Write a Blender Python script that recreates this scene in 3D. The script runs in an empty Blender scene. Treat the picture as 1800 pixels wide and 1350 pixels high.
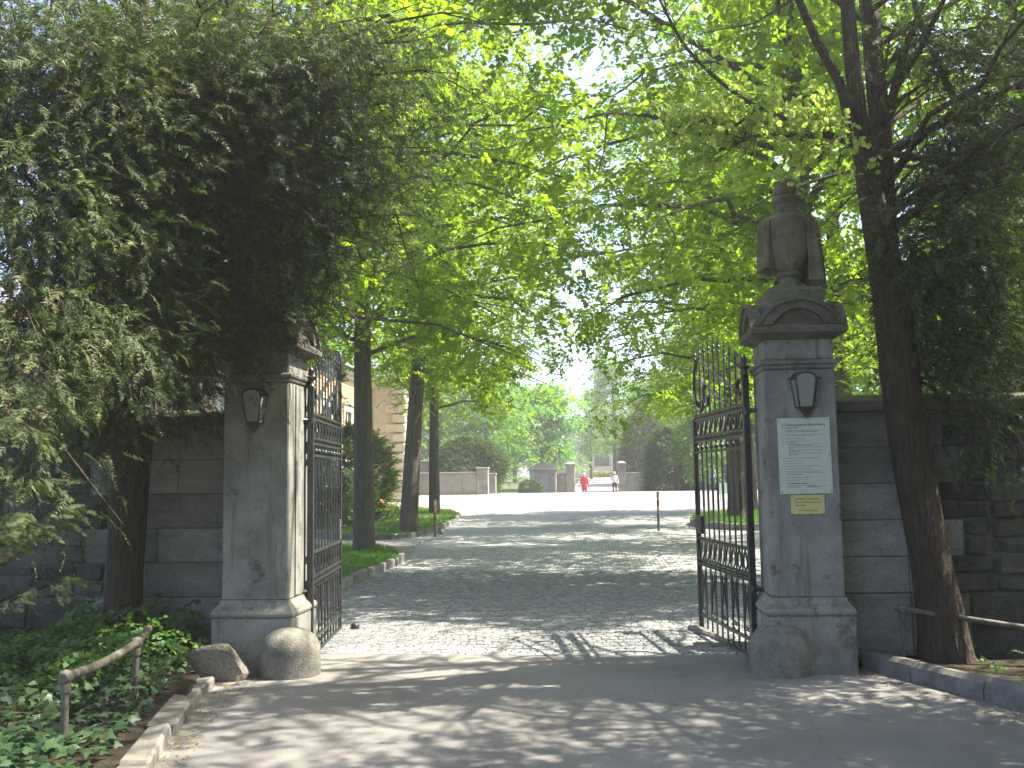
import bpy, math, random
import numpy as np
from mathutils import Matrix, Vector

random.seed(7)
rng = np.random.default_rng(7)
PI = math.pi
R_ = math.radians
scene = bpy.context.scene
COL = scene.collection

# ------------------------------------------------------------------ camera
F_PX = 1750.0
YAW, PITCH, ROLL = R_(5.0), R_(5.42), R_(0.9)
CAM = Vector((0.0, -8.4, 1.6))
CROT = (Matrix.Rotation(YAW, 3, 'Z') @ Matrix.Rotation(PI / 2 + PITCH, 3, 'X') @ Matrix.Rotation(-ROLL, 3, 'Z'))
cd = bpy.data.cameras.new('camera')
cd.sensor_width = 36.0
cd.lens = 36.0 * F_PX / 1800.0
cd.clip_start = 0.05
cd.clip_end = 2000.0
cam = bpy.data.objects.new('camera', cd)
cam.matrix_world = Matrix.Translation(CAM) @ CROT.to_4x4()
COL.objects.link(cam)
scene.camera = cam

# ------------------------------------------------------------------ sky, sun, exposure
SUN = Vector((0.567, 0.107, 0.817)).normalized()          # towards the sun
elev = math.asin(SUN.z)
azim = math.atan2(SUN.x, SUN.y)
world = bpy.data.worlds.new('World')
scene.world = world
world.use_nodes = True
wn = world.node_tree
sky = wn.nodes.new('ShaderNodeTexSky')
sky.sky_type = 'NISHITA'
sky.sun_disc = False
sky.sun_elevation = elev
sky.sun_rotation = azim
sky.air_density = .6
sky.dust_density = 2.0
sky.ozone_density = .3
bg = wn.nodes['Background']
bg.inputs[1].default_value = 0.15
wn.links.new(sky.outputs[0], bg.inputs[0])
sl = bpy.data.lights.new('sun', 'SUN')
sl.energy = 4.6
sl.angle = R_(0.5)
sl.color = (1.0, 0.93, 0.80)
so = bpy.data.objects.new('sun', sl)
so.rotation_euler = SUN.to_track_quat('Z', 'Y').to_euler()
so.location = (8, 2, 20)
COL.objects.link(so)
scene.view_settings.view_transform = 'Standard'
scene.view_settings.look = 'None'
scene.view_settings.exposure = 2.1
scene.view_settings.gamma = 1.0
scene.view_settings.use_curve_mapping = False
cy = scene.cycles
cy.max_bounces = 8
cy.diffuse_bounces = 4
cy.glossy_bounces = 2
cy.transmission_bounces = 5
cy.transparent_max_bounces = 6
cy.sample_clamp_indirect = 6.0
cy.use_denoising = True
cy.caustics_reflective = False
cy.caustics_refractive = False


# ------------------------------------------------------------------ terrain and pixel helpers
def H(x, y):
    """height of the ground: level at the gate, a low crest at 46 m, a dip, then a slow rise to the chapel"""
    pts = [(-200, 0), (18, 0), (24, .06), (32, .30), (40, .66), (46, .80), (52, .62), (60, .30), (66, .22), (74, .28),
           (95, .85), (122, 1.5), (160, 1.9), (900, 2.2)]
    for (a, ha), (b, hb) in zip(pts, pts[1:]):
        if y <= b:
            t = (y - a) / (b - a)
            t = max(0, t)
            return ha + (hb - ha) * t
    return pts[-1][1]


def ray(px, py):
    return CROT @ Vector(((px - 900) / F_PX, -(py - 675) / F_PX, -1.0))


def P(px, py, y):                   # the point of that direction on an upright plane parallel to the gate
    d = ray(px, py)
    return CAM + d * ((y - CAM.y) / d.y)


def G(px, py, lift=0.0):            # the point of that direction on the ground
    d = ray(px, py)
    t = 2.0
    while t < 400:
        p = CAM + d * t
        if p.z <= H(p.x, p.y) + lift:
            return p
        t += 0.02 + t * 0.0005
    return CAM + d * t


# ------------------------------------------------------------------ materials
def new_mat(name):
    m = bpy.data.materials.new(name)
    m.use_nodes = True
    nt = m.node_tree
    return m, nt, nt.nodes['Principled BSDF'], nt.nodes['Material Output']


def ramp(nt, fac, stops):
    r = nt.nodes.new('ShaderNodeValToRGB')
    el = r.color_ramp.elements
    while len(el) < len(stops):
        el.new(0.5)
    for e, (p, c) in zip(el, stops):
        e.position = p
        e.color = (c[0], c[1], c[2], 1)
    nt.links.new(fac, r.inputs[0])
    return r.outputs[0]


def noise(nt, scale, detail=5, rough=0.6, stretch=None, coord='pos'):
    if coord == 'pos':
        g = nt.nodes.new('ShaderNodeNewGeometry').outputs['Position']
    else:
        g = nt.nodes.new('ShaderNodeTexCoord').outputs['Object']
    if stretch:
        mp = nt.nodes.new('ShaderNodeMapping')
        mp.inputs['Scale'].default_value = stretch
        nt.links.new(g, mp.inputs[0])
        g = mp.outputs[0]
    n = nt.nodes.new('ShaderNodeTexNoise')
    n.inputs['Scale'].default_value = scale
    n.inputs['Detail'].default_value = detail
    n.inputs['Roughness'].default_value = rough
    nt.links.new(g, n.inputs['Vector'])
    return n.outputs[0]


def mix(nt, fac, a, b, mode='MIX'):
    n = nt.nodes.new('ShaderNodeMix')
    n.data_type = 'RGBA'
    n.blend_type = mode
    for s, v in ((n.inputs[0], fac), (n.inputs[6], a), (n.inputs[7], b)):
        if hasattr(v, 'is_linked') or isinstance(v, bpy.types.NodeSocket):
            nt.links.new(v, s)
        elif isinstance(v, (tuple, list)):
            s.default_value = (v[0], v[1], v[2], 1)
        else:
            s.default_value = v
    return n.outputs[2]


def bump(nt, bs, h, strength=0.4, dist=0.01):
    b = nt.nodes.new('ShaderNodeBump')
    b.inputs['Strength'].default_value = strength
    b.inputs['Distance'].default_value = dist
    nt.links.new(h, b.inputs['Height'])
    nt.links.new(b.outputs[0], bs.inputs['Normal'])


def rough_mat(name, lo, mid, hi, scale=3.0, fine=60.0, rough=0.85, bstr=0.5, bdist=0.008, moss=None, stretch=None, objvar=0.0, blotch=None, streak=None):
    """a weathered mineral surface: large tone patches, fine grain, optional moss on upward faces, stains"""
    m, nt, bs, out = new_mat(name)
    a = noise(nt, scale, 6, .62, stretch)
    c = ramp(nt, a, [(.28, lo), (.5, mid), (.74, hi)])
    f = noise(nt, fine, 4, .7)
    fr = ramp(nt, f, [(.3, (.72, .72, .72)), (.7, (1.15, 1.15, 1.15))])
    c = mix(nt, 1.0, c, fr, 'MULTIPLY')
    if blotch:
        b = noise(nt, blotch[0], 7, .7, (1, 1, 1.0))
        k = ramp(nt, b, [(blotch[1], (0, 0, 0)), (blotch[1] + .1, (1, 1, 1))])
        c = mix(nt, k, c, blotch[2])
    if streak:
        b = noise(nt, streak[0], 5, .65, (1, 1, .1))
        k = ramp(nt, b, [(streak[1], (0, 0, 0)), (streak[1] + .16, (.75, .75, .75))])
        c = mix(nt, k, c, streak[2])
    if objvar:
        oi = nt.nodes.new('ShaderNodeObjectInfo')
        v = ramp(nt, oi.outputs['Random'], [(0, (1 - objvar,) * 3), (1, (1 + objvar * .7,) * 3)])
        c = mix(nt, 1.0, c, v, 'MULTIPLY')
    if moss:
        g = nt.nodes.new('ShaderNodeNewGeometry')
        sx = nt.nodes.new('ShaderNodeSeparateXYZ')
        nt.links.new(g.outputs['Normal'], sx.inputs[0])
        mn = noise(nt, 14, 5, .7)
        ad = nt.nodes.new('ShaderNodeMath')
        ad.operation = 'MULTIPLY'
        nt.links.new(sx.outputs[2], ad.inputs[0])
        nt.links.new(mn, ad.inputs[1])
        k = ramp(nt, ad.outputs[0], [(.26, (0, 0, 0)), (.42, (.85, .85, .85))])
        c = mix(nt, k, c, moss)
    nt.links.new(c, bs.inputs['Base Color'])
    bs.inputs['Roughness'].default_value = rough
    bs.inputs['Specular IOR Level'].default_value = .3
    ma = nt.nodes.new('ShaderNodeMath')
    ma.operation = 'ADD'
    nt.links.new(f, ma.inputs[0])
    nt.links.new(a, ma.inputs[1])
    bump(nt, bs, ma.outputs[0], bstr, bdist)
    return m


def plain(name, c, rough=.6, metal=0.0, var=.12, scale=8):
    m, nt, bs, out = new_mat(name)
    a = noise(nt, scale, 5, .65)
    r = ramp(nt, a, [(.3, tuple(v * (1 - var) for v in c)), (.7, tuple(min(1, v * (1 + var)) for v in c))])
    nt.links.new(r, bs.inputs['Base Color'])
    bs.inputs['Roughness'].default_value = rough
    bs.inputs['Metallic'].default_value = metal
    return m


def leaf_mat(name, dark, mid, light, trans, tfac=.45, rough=.5, spec=.35):
    m, nt, bs, out = new_mat(name)
    at = nt.nodes.new('ShaderNodeAttribute')
    at.attribute_name = 'rnd'
    c = ramp(nt, at.outputs['Fac'], [(0, dark), (.5, mid), (1, light)])
    big = noise(nt, .55, 3, .5)
    v = ramp(nt, big, [(.3, (.66, .72, .7)), (.7, (1.22, 1.15, 1.1))])
    c = mix(nt, 1.0, c, v, 'MULTIPLY')
    nt.links.new(c, bs.inputs['Base Color'])
    bs.inputs['Roughness'].default_value = rough
    bs.inputs['Specular IOR Level'].default_value = spec
    tr = nt.nodes.new('ShaderNodeBsdfTranslucent')
    tc = mix(nt, 1.0, c, trans, 'MULTIPLY')
    nt.links.new(tc, tr.inputs[0])
    mx = nt.nodes.new('ShaderNodeMixShader')
    mx.inputs[0].default_value = tfac
    nt.links.new(bs.outputs[0], mx.inputs[1])
    nt.links.new(tr.outputs[0], mx.inputs[2])
    nt.links.new(mx.outputs[0], out.inputs[0])
    return m


M = {}
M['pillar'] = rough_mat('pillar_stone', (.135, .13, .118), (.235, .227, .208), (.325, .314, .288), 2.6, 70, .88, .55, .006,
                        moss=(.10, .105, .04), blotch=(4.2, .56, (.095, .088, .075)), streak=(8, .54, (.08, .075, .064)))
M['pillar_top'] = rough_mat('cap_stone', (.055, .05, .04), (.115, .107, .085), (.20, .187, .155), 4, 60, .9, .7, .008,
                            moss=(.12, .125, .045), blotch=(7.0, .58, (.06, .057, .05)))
M['urn'] = rough_mat('urn_stone', (.085, .078, .052), (.155, .143, .10), (.235, .218, .155), 5, 70, .9, .6, .006,
                     moss=(.14, .145, .05), streak=(16, .55, (.06, .058, .04)))
M['tymp'] = rough_mat('tympanum_stone', (.05, .035, .027), (.085, .06, .045), (.13, .095, .075), 7, 60)
M['ashlar'] = rough_mat('wall_ashlar', (.13, .122, .106), (.21, .20, .178), (.28, .267, .238), 3.0, 55, .9, .6, .007,
                        objvar=.28, blotch=(6.0, .62, (.10, .095, .08)), stretch=(1, 1, 2.2))
M['rubble'] = rough_mat('wall_rubble', (.05, .047, .04), (.09, .085, .07), (.14, .13, .11), 5, 40, .95, .9, .02, moss=(.06, .08, .03), objvar=.35)
M['mortar'] = rough_mat('mortar', (.07, .067, .06), (.10, .095, .085), (.13, .125, .11), 8, 60)
M['coping'] = rough_mat('wall_coping', (.07, .062, .05), (.13, .115, .095), (.2, .18, .15), 4, 50, .95, .7, .01, moss=(.13, .15, .06), objvar=.2)
M['asphalt'] = rough_mat('asphalt', (.115, .108, .097), (.15, .142, .128), (.19, .18, .162), .9, 160, .9, .55, .006,
                         blotch=(1.7, .64, (.17, .158, .135)), streak=None)
def asphalt_mat():
    m = rough_mat('asphalt', (.15, .143, .13), (.20, .191, .174), (.25, .238, .215), .8, 170, .92, .6, .006, blotch=(1.3, .62, (.19, .172, .145)))
    nt = m.node_tree
    bs = nt.nodes['Principled BSDF']
    src = bs.inputs['Base Color'].links[0].from_socket
    g = nt.nodes.new('ShaderNodeNewGeometry').outputs['Position']
    nz = nt.nodes.new('ShaderNodeTexNoise')
    nz.inputs['Scale'].default_value = 1.6
    nz.inputs['Detail'].default_value = 6
    nt.links.new(g, nz.inputs['Vector'])
    ad = nt.nodes.new('ShaderNodeMix')
    ad.data_type = 'VECTOR'
    ad.inputs[0].default_value = .22
    nt.links.new(g, ad.inputs[4])
    nt.links.new(nz.outputs['Color'], ad.inputs[5])
    e = nt.nodes.new('ShaderNodeTexVoronoi')
    e.feature = 'DISTANCE_TO_EDGE'
    e.inputs['Scale'].default_value = .55
    nt.links.new(ad.outputs[1], e.inputs['Vector'])
    k = ramp(nt, e.outputs['Distance'], [(.001, (.86, .86, .86)), (.005, (1, 1, 1))])
    c = mix(nt, 1.0, src, k, 'MULTIPLY')
    # pale worn aggregate and dark oil spots
    sp = noise(nt, 330, 2, .5)
    c = mix(nt, ramp(nt, sp, [(.62, (0, 0, 0)), (.7, (.5, .5, .5))]), c, (.33, .31, .28))
    oil = noise(nt, 2.3, 4, .55)
    c = mix(nt, ramp(nt, oil, [(.66, (0, 0, 0)), (.74, (.55, .55, .55))]), c, (.075, .07, .064))
    nt.links.new(c, bs.inputs['Base Color'])
    return m


M['asphalt'] = asphalt_mat()
M['cobble'] = rough_mat('granite_cobble', (.19, .197, .197), (.27, .277, .273), (.37, .37, .355), 7.0, 90, .72, .5, .006, objvar=.25)
def cobble_cells(m):
    nt = m.node_tree
    bs = nt.nodes['Principled BSDF']
    src = bs.inputs['Base Color'].links[0].from_socket
    g = nt.nodes.new('ShaderNodeNewGeometry')
    c = ramp(nt, g.outputs['Random Per Island'], [(0, (.72, .73, .74)), (.6, (1, 1, 1)), (1, (1.2, 1.18, 1.12))])
    nt.links.new(mix(nt, 1.0, src, c, 'MULTIPLY'), bs.inputs['Base Color'])


cobble_cells(M['cobble'])
M['joint'] = rough_mat('cobble_joint', (.10, .10, .092), (.14, .138, .125), (.18, .175, .155), 12, 70)
M['kerb'] = rough_mat('kerb_stone', (.11, .105, .095), (.19, .18, .165), (.28, .265, .24), 5, 60, .9, .7, .008, moss=(.16, .153, .125), objvar=.25)
M['soil'] = rough_mat('soil', (.022, .018, .012), (.045, .035, .022), (.075, .058, .036), 6, 40, 1.0, 1.0, .03)
M['turf'] = rough_mat('turf', (.035, .075, .015), (.06, .13, .022), (.09, .17, .035), 1.2, 60, 1.0, .6, .02)
M['ground'] = rough_mat('ground', (.05, .075, .025), (.075, .10, .035), (.10, .12, .05), .3, 20, 1.0, .5, .03)
M['rock'] = rough_mat('rock', (.14, .12, .095), (.25, .22, .18), (.36, .32, .27), 6, 45, .95, 1.0, .02, moss=(.13, .14, .06))
M['guard'] = rough_mat('guard_stone', (.10, .096, .08), (.17, .163, .138), (.24, .23, .195), 7, 50, .92, .8, .008, blotch=(9, .6, (.12, .12, .09)))
M['iron'] = plain('wrought_iron', (.055, .058, .062), .36, .6, .3, 20)
M['lampiron'] = plain('lantern_iron', (.03, .03, .032), .55, .3, .3, 20)
M['pipe'] = rough_mat('rail_pipe', (.06, .045, .033), (.115, .105, .085), (.17, .16, .135), 9, 50, .65, .3, .004)
M['white_sign'] = plain('white_sheet', (.50, .53, .47), .45, 0, .03)
M['yellow_sign'] = plain('yellow_sheet', (.55, .50, .20), .5, 0, .05)
M['ink'] = plain('ink', (.03, .03, .035), .7, 0, .02)
M['greyink'] = plain('grey_ink', (.17, .18, .18), .7, 0, .02)
M['screw'] = plain('screw', (.08, .08, .08), .4, .7, .1)
M['bark_yew'] = rough_mat('yew_bark', (.032, .024, .017), (.068, .05, .035), (.12, .09, .062), 7, 30, .95, 1.0, .03, stretch=(6, 6, .6))
M['bark_lime'] = rough_mat('lime_bark', (.05, .046, .036), (.095, .085, .066), (.15, .135, .105), 5, 30, .95, 1.0, .035, stretch=(7, 7, .5), blotch=(1.5, .62, (.10, .105, .05)))
M['twig'] = plain('twig_bark', (.09, .06, .04), .9, 0, .3)
M['lime'] = leaf_mat('lime_leaf', (.12, .23, .012), (.19, .34, .016), (.30, .46, .035), (1.45, 1.3, .8), .62)
M['lime2'] = leaf_mat('maple_leaf', (.10, .24, .02), (.15, .34, .03), (.24, .44, .05), (1.3, 1.2, .9), .5)
M['mint'] = leaf_mat('mint_leaf', (.11, .27, .03), (.17, .39, .05), (.26, .50, .09), (1.2, 1.2, 1.0), .5)
M['pale'] = leaf_mat('pale_leaf', (.16, .21, .06), (.24, .30, .09), (.34, .38, .14), (1.2, 1.15, .9), .45)
M['samara'] = leaf_mat('seed_cluster', (.22, .36, .06), (.32, .46, .10), (.46, .56, .17), (1.25, 1.2, .9), .55)
M['yew'] = leaf_mat('yew_needle', (.042, .066, .030), (.072, .105, .044), (.15, .17, .06), (1.1, 1.25, .5), .30, .55, .25)
M['yew_dry'] = leaf_mat('yew_dry', (.05, .05, .025), (.085, .085, .04), (.14, .125, .065), (1.1, 1.1, .6), .3, .6, .3)
M['shrub'] = leaf_mat('shrub_needle', (.045, .085, .025), (.075, .135, .036), (.14, .21, .055), (1.1, 1.2, .5), .3, .5, .4)
M['ivy'] = leaf_mat('ivy_leaf', (.022, .05, .02), (.042, .09, .034), (.085, .145, .06), (1.1, 1.3, .5), .25, .5, .3)
M['herb'] = leaf_mat('herb_leaf', (.05, .12, .025), (.08, .18, .035), (.13, .26, .05), (1.2, 1.2, .6), .4, .45, .4)
M['grass'] = leaf_mat('grass_blade', (.08, .18, .022), (.12, .27, .03), (.18, .36, .05), (1.2, 1.2, .6), .4, .5, .3)
M['litter'] = leaf_mat('litter', (.16, .10, .04), (.33, .27, .10), (.5, .46, .18), (1, 1, .8), .2, .8, .2)
M['red'] = leaf_mat('red_petal', (.45, .02, .015), (.6, .03, .02), (.7, .08, .03), (1, 1, 1), .3)
M['yellow'] = leaf_mat('yellow_petal', (.6, .42, .01), (.75, .55, .015), (.8, .62, .04), (1, 1, 1), .3)
M['white_pet'] = leaf_mat('white_petal', (.6, .6, .5), (.7, .7, .62), (.8, .8, .75), (1, 1, 1), .3)
M['brick'] = rough_mat('yellow_brick', (.46, .28, .15), (.56, .37, .21), (.62, .44, .27), 3, 40, .9, .4, .005)
M['bmortar'] = rough_mat('brick_mortar', (.40, .34, .26), (.47, .41, .32), (.52, .46, .37), 6, 40)
M['cream'] = rough_mat('cream_stone', (.46, .40, .28), (.56, .50, .37), (.63, .57, .44), 2.5, 40, .88, .4, .006, blotch=(2, .68, (.36, .31, .21)))
M['rooftile'] = rough_mat('roof_tile', (.20, .10, .07), (.29, .155, .11), (.36, .21, .15), 4, 30, .9, .6, .01, objvar=.2)
M['slate'] = rough_mat('slate', (.10, .11, .12), (.15, .16, .17), (.22, .23, .24), 5, 30, .6)
M['gutter'] = plain('zinc', (.42, .43, .43), .45, .3, .1)
M['glass_dark'] = plain('window_glass', (.03, .035, .04), .08, 0, .1)
M['frame_white'] = plain('window_frame', (.55, .52, .45), .6)
M['grey_wall'] = rough_mat('grey_wall', (.20, .185, .165), (.28, .26, .235), (.35, .33, .30), 1.5, 30, .92, .5, .008, streak=(3, .6, (.15, .14, .125)))
M['tomb'] = rough_mat('tomb_stone', (.19, .175, .15), (.28, .26, .225), (.36, .335, .29), 2, 30, .92, .5, .008, objvar=.15)
M['dark_tomb'] = rough_mat('dark_tomb', (.06, .055, .05), (.10, .09, .08), (.14, .13, .115), 3, 30)
M['door'] = rough_mat('door_wood', (.03, .025, .022), (.05, .04, .035), (.075, .06, .05), 4, 30, .6)
M['paving'] = rough_mat('pale_paving', (.30, .285, .26), (.37, .355, .325), (.43, .415, .385), .8, 40, .9, .3, .005)
M['terracotta'] = rough_mat('terracotta', (.42, .17, .08), (.52, .23, .11), (.58, .29, .15), 5, 50)
M['redbrick'] = rough_mat('red_brick', (.12, .05, .032), (.17, .075, .05), (.22, .105, .07), 8, 50, .95, .6, .008, objvar=.2)
M['white_paint'] = plain('white_paint', (.75, .74, .71), .5)
M['dull_red'] = plain('faded_red', (.33, .13, .10), .7)
M['dull_white'] = plain('faded_white', (.42, .36, .31), .7)
M['red_paint'] = plain('red_paint', (.42, .05, .035), .5)
M['greypole'] = plain('pole_paint', (.10, .095, .09), .5, .3)
M['brownpole'] = plain('pole_rust', (.13, .075, .05), .7, .1)
M['mint_panel'] = plain('mint_panel', (.42, .62, .53), .4, 0, .04)
M['navy'] = plain('navy', (.025, .04, .10), .6)
M['skin'] = plain('skin', (.52, .31, .22), .55, 0, .06)
M['coat'] = plain('red_coat', (.55, .045, .05), .85, 0, .1)
M['teal'] = plain('teal_shirt', (.17, .26, .26), .85, 0, .1)
M['shirt'] = plain('pale_shirt', (.62, .62, .60), .85, 0, .05)
M['trouser'] = plain('dark_trousers', (.03, .035, .05), .9, 0, .2)
M['hair_grey'] = plain('grey_hair', (.55, .53, .50), .8, 0, .1)
M['hair_brown'] = plain('brown_hair', (.06, .03, .02), .7, 0, .2)
M['hair_ginger'] = plain('ginger_hair', (.40, .18, .05), .7, 0, .2)


def glass_mat():
    m, nt, bs, out = new_mat('frosted_glass')
    bs.inputs['Base Color'].default_value = (.50, .53, .48, 1)
    bs.inputs['Roughness'].default_value = .35
    bs.inputs['Transmission Weight'].default_value = .55
    bs.inputs['IOR'].default_value = 1.15
    return m


M['frost'] = glass_mat()


# ------------------------------------------------------------------ mesh building
class MB:
    def __init__(s):
        s.v, s.f, s.mi = [], [], []

    def add(s, vs, fs, mi=0):
        o = len(s.v)
        s.v += [tuple(v) for v in vs]
        s.f += [tuple(i + o for i in f) for f in fs]
        s.mi += [mi] * len(fs)
        return s

    def box(s, x0, x1, y0, y1, z0, z1, mi=0):
        vs = [(x, y, z) for z in (z0, z1) for y in (y0, y1) for x in (x0, x1)]
        return s.add(vs, [(0, 2, 3, 1), (4, 5, 7, 6), (0, 1, 5, 4), (2, 6, 7, 3), (0, 4, 6, 2), (1, 3, 7, 5)], mi)

    def cbox(s, x0, x1, y0, y1, z0, z1, c=.01, jit=0.0, mi=0):
        """box with chamfered edges (24 corners)"""
        cx, cyy, cz = (x0 + x1) / 2, (y0 + y1) / 2, (z0 + z1) / 2
        hx, hy, hz = (x1 - x0) / 2, (y1 - y0) / 2, (z1 - z0) / 2
        c = min(c, hx * .6, hy * .6, hz * .6)
        vs, idx = [], {}
        for sx in (-1, 1):
            for sy in (-1, 1):
                for sz in (-1, 1):
                    j = [random.uniform(-jit, jit) for _ in range(3)]
                    for ax in range(3):
                        p = [sx * (hx - c), sy * (hy - c), sz * (hz - c)]
                        p[ax] = (sx * hx, sy * hy, sz * hz)[ax]
                        idx[(sx, sy, sz, ax)] = len(vs)
                        vs.append((cx + p[0] + j[0], cyy + p[1] + j[1], cz + p[2] + j[2]))
        fs = []
        for ax in range(3):
            a, b = [k for k in range(3) if k != ax]
            for sg in (-1, 1):
                q = []
                for (ua, ub) in ((-1, -1), (1, -1), (1, 1), (-1, 1)):
                    t = [0, 0, 0]
                    t[ax], t[a], t[b] = sg, ua, ub
                    q.append(idx[(t[0], t[1], t[2], ax)])
                if (sg > 0) == (ax == 1):
                    q.reverse()
                fs.append(tuple(q))
        for ax in range(3):          # edge chamfers run along ax
            a, b = [k for k in range(3) if k != ax]
            for ua in (-1, 1):
                for ub in (-1, 1):
                    def key(sg, face):
                        t = [0, 0, 0]
                        t[ax], t[a], t[b] = sg, ua, ub
                        return idx[(t[0], t[1], t[2], face)]
                    q = [key(-1, a), key(1, a), key(1, b), key(-1, b)]
                    fs.append(tuple(q))
        for sx in (-1, 1):
            for sy in (-1, 1):
                for sz in (-1, 1):
                    fs.append(tuple(idx[(sx, sy, sz, k)] for k in range(3)))
        return s.add(vs, fs, mi)

    def tube(s, path, radii, n=8, cap=True, mi=0, twist=0.0, flat=1.0):
        path = [Vector(p) for p in path]
        if not hasattr(radii, '__len__'):
            radii = [radii] * len(path)
        up = None
        rings = []
        for i, p in enumerate(path):
            t = (path[min(i + 1, len(path) - 1)] - path[max(i - 1, 0)])
            t = t.normalized() if t.length > 1e-9 else Vector((0, 0, 1))
            if up is None:
                up = Vector((0, 1, 0)) if abs(t.y) < .9 else Vector((1, 0, 0))
            a = (up - t * up.dot(t)).normalized()
            b = t.cross(a)
            up = a
            rings.append([p + (a * math.cos(2 * PI * k / n + twist * i) + b * math.sin(2 * PI * k / n + twist * i) * flat) * radii[i] for k in range(n)])
        vs = [v for r in rings for v in r]
        fs = [(i * n + k, i * n + (k + 1) % n, (i + 1) * n + (k + 1) % n, (i + 1) * n + k) for i in range(len(path) - 1) for k in range(n)]
        if cap:
            fs.append(tuple(range(n))[::-1])
            fs.append(tuple((len(path) - 1) * n + k for k in range(n)))
        return s.add(vs, fs, mi)

    def strip(s, path, w, th, wdir=(0, 1, 0), mi=0):
        """flat bar: bent along path, w wide along wdir, th thick"""
        path = [Vector(p) for p in path]
        wd = Vector(wdir).normalized()
        vs = []
        for i, p in enumerate(path):
            t = (path[min(i + 1, len(path) - 1)] - path[max(i - 1, 0)]).normalized()
            nrm = t.cross(wd).normalized()
            for a, b in ((-1, -1), (1, -1), (1, 1), (-1, 1)):
                vs.append(p + wd * (a * w / 2) + nrm * (b * th / 2))
        n = 4
        fs = [(i * n + k, i * n + (k + 1) % n, (i + 1) * n + (k + 1) % n, (i + 1) * n + k) for i in range(len(path) - 1) for k in range(n)]
        fs += [(3, 2, 1, 0), tuple((len(path) - 1) * n + k for k in range(n))]
        return s.add(vs, fs, mi)

    def lathe(s, prof, n=20, c=(0, 0, 0), mi=0, sq=None):
        """profile [(r, z)], closed at both ends; sq: function angle -> radius factor"""
        vs = []
        for r, z in prof:
            for k in range(n):
                a = 2 * PI * k / n
                q = sq(a, z) if sq else 1.0
                vs.append((c[0] + r * q * math.cos(a), c[1] + r * q * math.sin(a), c[2] + z))
        fs = [(i * n + k, i * n + (k + 1) % n, (i + 1) * n + (k + 1) % n, (i + 1) * n + k) for i in range(len(prof) - 1) for k in range(n)]
        fs.append(tuple(range(n))[::-1])
        fs.append(tuple((len(prof) - 1) * n + k for k in range(n)))
        return s.add(vs, fs, mi)

    def square_lathe(s, prof, c=(0, 0, 0), mi=0):
        """square mouldings: profile [(half width, z)]"""
        vs = []
        for r, z in prof:
            vs += [(c[0] - r, c[1] - r, c[2] + z), (c[0] + r, c[1] - r, c[2] + z), (c[0] + r, c[1] + r, c[2] + z), (c[0] - r, c[1] + r, c[2] + z)]
        n = 4
        fs = [(i * n + k, i * n + (k + 1) % n, (i + 1) * n + (k + 1) % n, (i + 1) * n + k) for i in range(len(prof) - 1) for k in range(n)]
        fs += [(3, 2, 1, 0), tuple((len(prof) - 1) * n + k for k in range(n))]
        return s.add(vs, fs, mi)

    def prism(s, poly, a0, a1, axis='y', mi=0):
        """poly of (u, v): extruded along axis from a0 to a1. axis y: (x, z); axis x: (y, z); axis z: (x, y)"""
        def pt(u, v, w):
            return {'y': (u, w, v), 'x': (w, u, v), 'z': (u, v, w)}[axis]
        n = len(poly)
        vs = [pt(u, v, a0) for u, v in poly] + [pt(u, v, a1) for u, v in poly]
        fs = [tuple(range(n)), tuple(range(2 * n - 1, n - 1, -1))] + [(k, k + n, (k + 1) % n + n, (k + 1) % n) for k in range(n)]
        return s.add(vs, fs, mi)

    def mesh(s, name, mats, smooth=False):
        me = bpy.data.meshes.new(name)
        me.from_pydata(s.v, [], s.f)
        for m in (mats if isinstance(mats, (list, tuple)) else [mats]):
            me.materials.append(M[m] if isinstance(m, str) else m)
        if any(s.mi):
            me.polygons.foreach_set('material_index', s.mi)
        import bmesh
        b = bmesh.new()
        b.from_mesh(me)
        bmesh.ops.recalc_face_normals(b, faces=b.faces)
        b.to_mesh(me)
        b.free()
        if smooth:
            me.polygons.foreach_set('use_smooth', [True] * len(me.polygons))
            if smooth != 'full':
                me.set_sharp_from_angle(angle=R_(smooth if smooth is not True else 40))
        me.update()
        return me

    def build(s, name, mats, parent=None, smooth=False, loc=None):
        return link(name, s.mesh(name, mats, smooth), parent, loc)


def link(name, me, parent=None, loc=None, rz=None):
    o = bpy.data.objects.new(name, me)
    COL.objects.link(o)
    o.parent = parent
    if loc is not None:
        o.location = loc
    if rz is not None:
        o.rotation_euler = (0, 0, rz)
    return o


def tag(o, label=None, cat=None, group=None, kind=None):
    if label:
        o['label'] = label
    if cat:
        o['category'] = cat
    if group:
        o['group'] = group
    if kind:
        o['kind'] = kind
    return o


def thing(name, label, cat, loc=(0, 0, 0), rz=0.0, group=None):
    o = bpy.data.objects.new(name, None)
    o.empty_display_size = .2
    COL.objects.link(o)
    o.location = loc
    o.rotation_euler = (0, 0, rz)
    return tag(o, label, cat, group)


def copy_tree(o, parent=None):
    c = o.copy()
    COL.objects.link(c)
    c.parent = parent
    for ch in list(o.children):
        copy_tree(ch, c)
    return c


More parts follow.
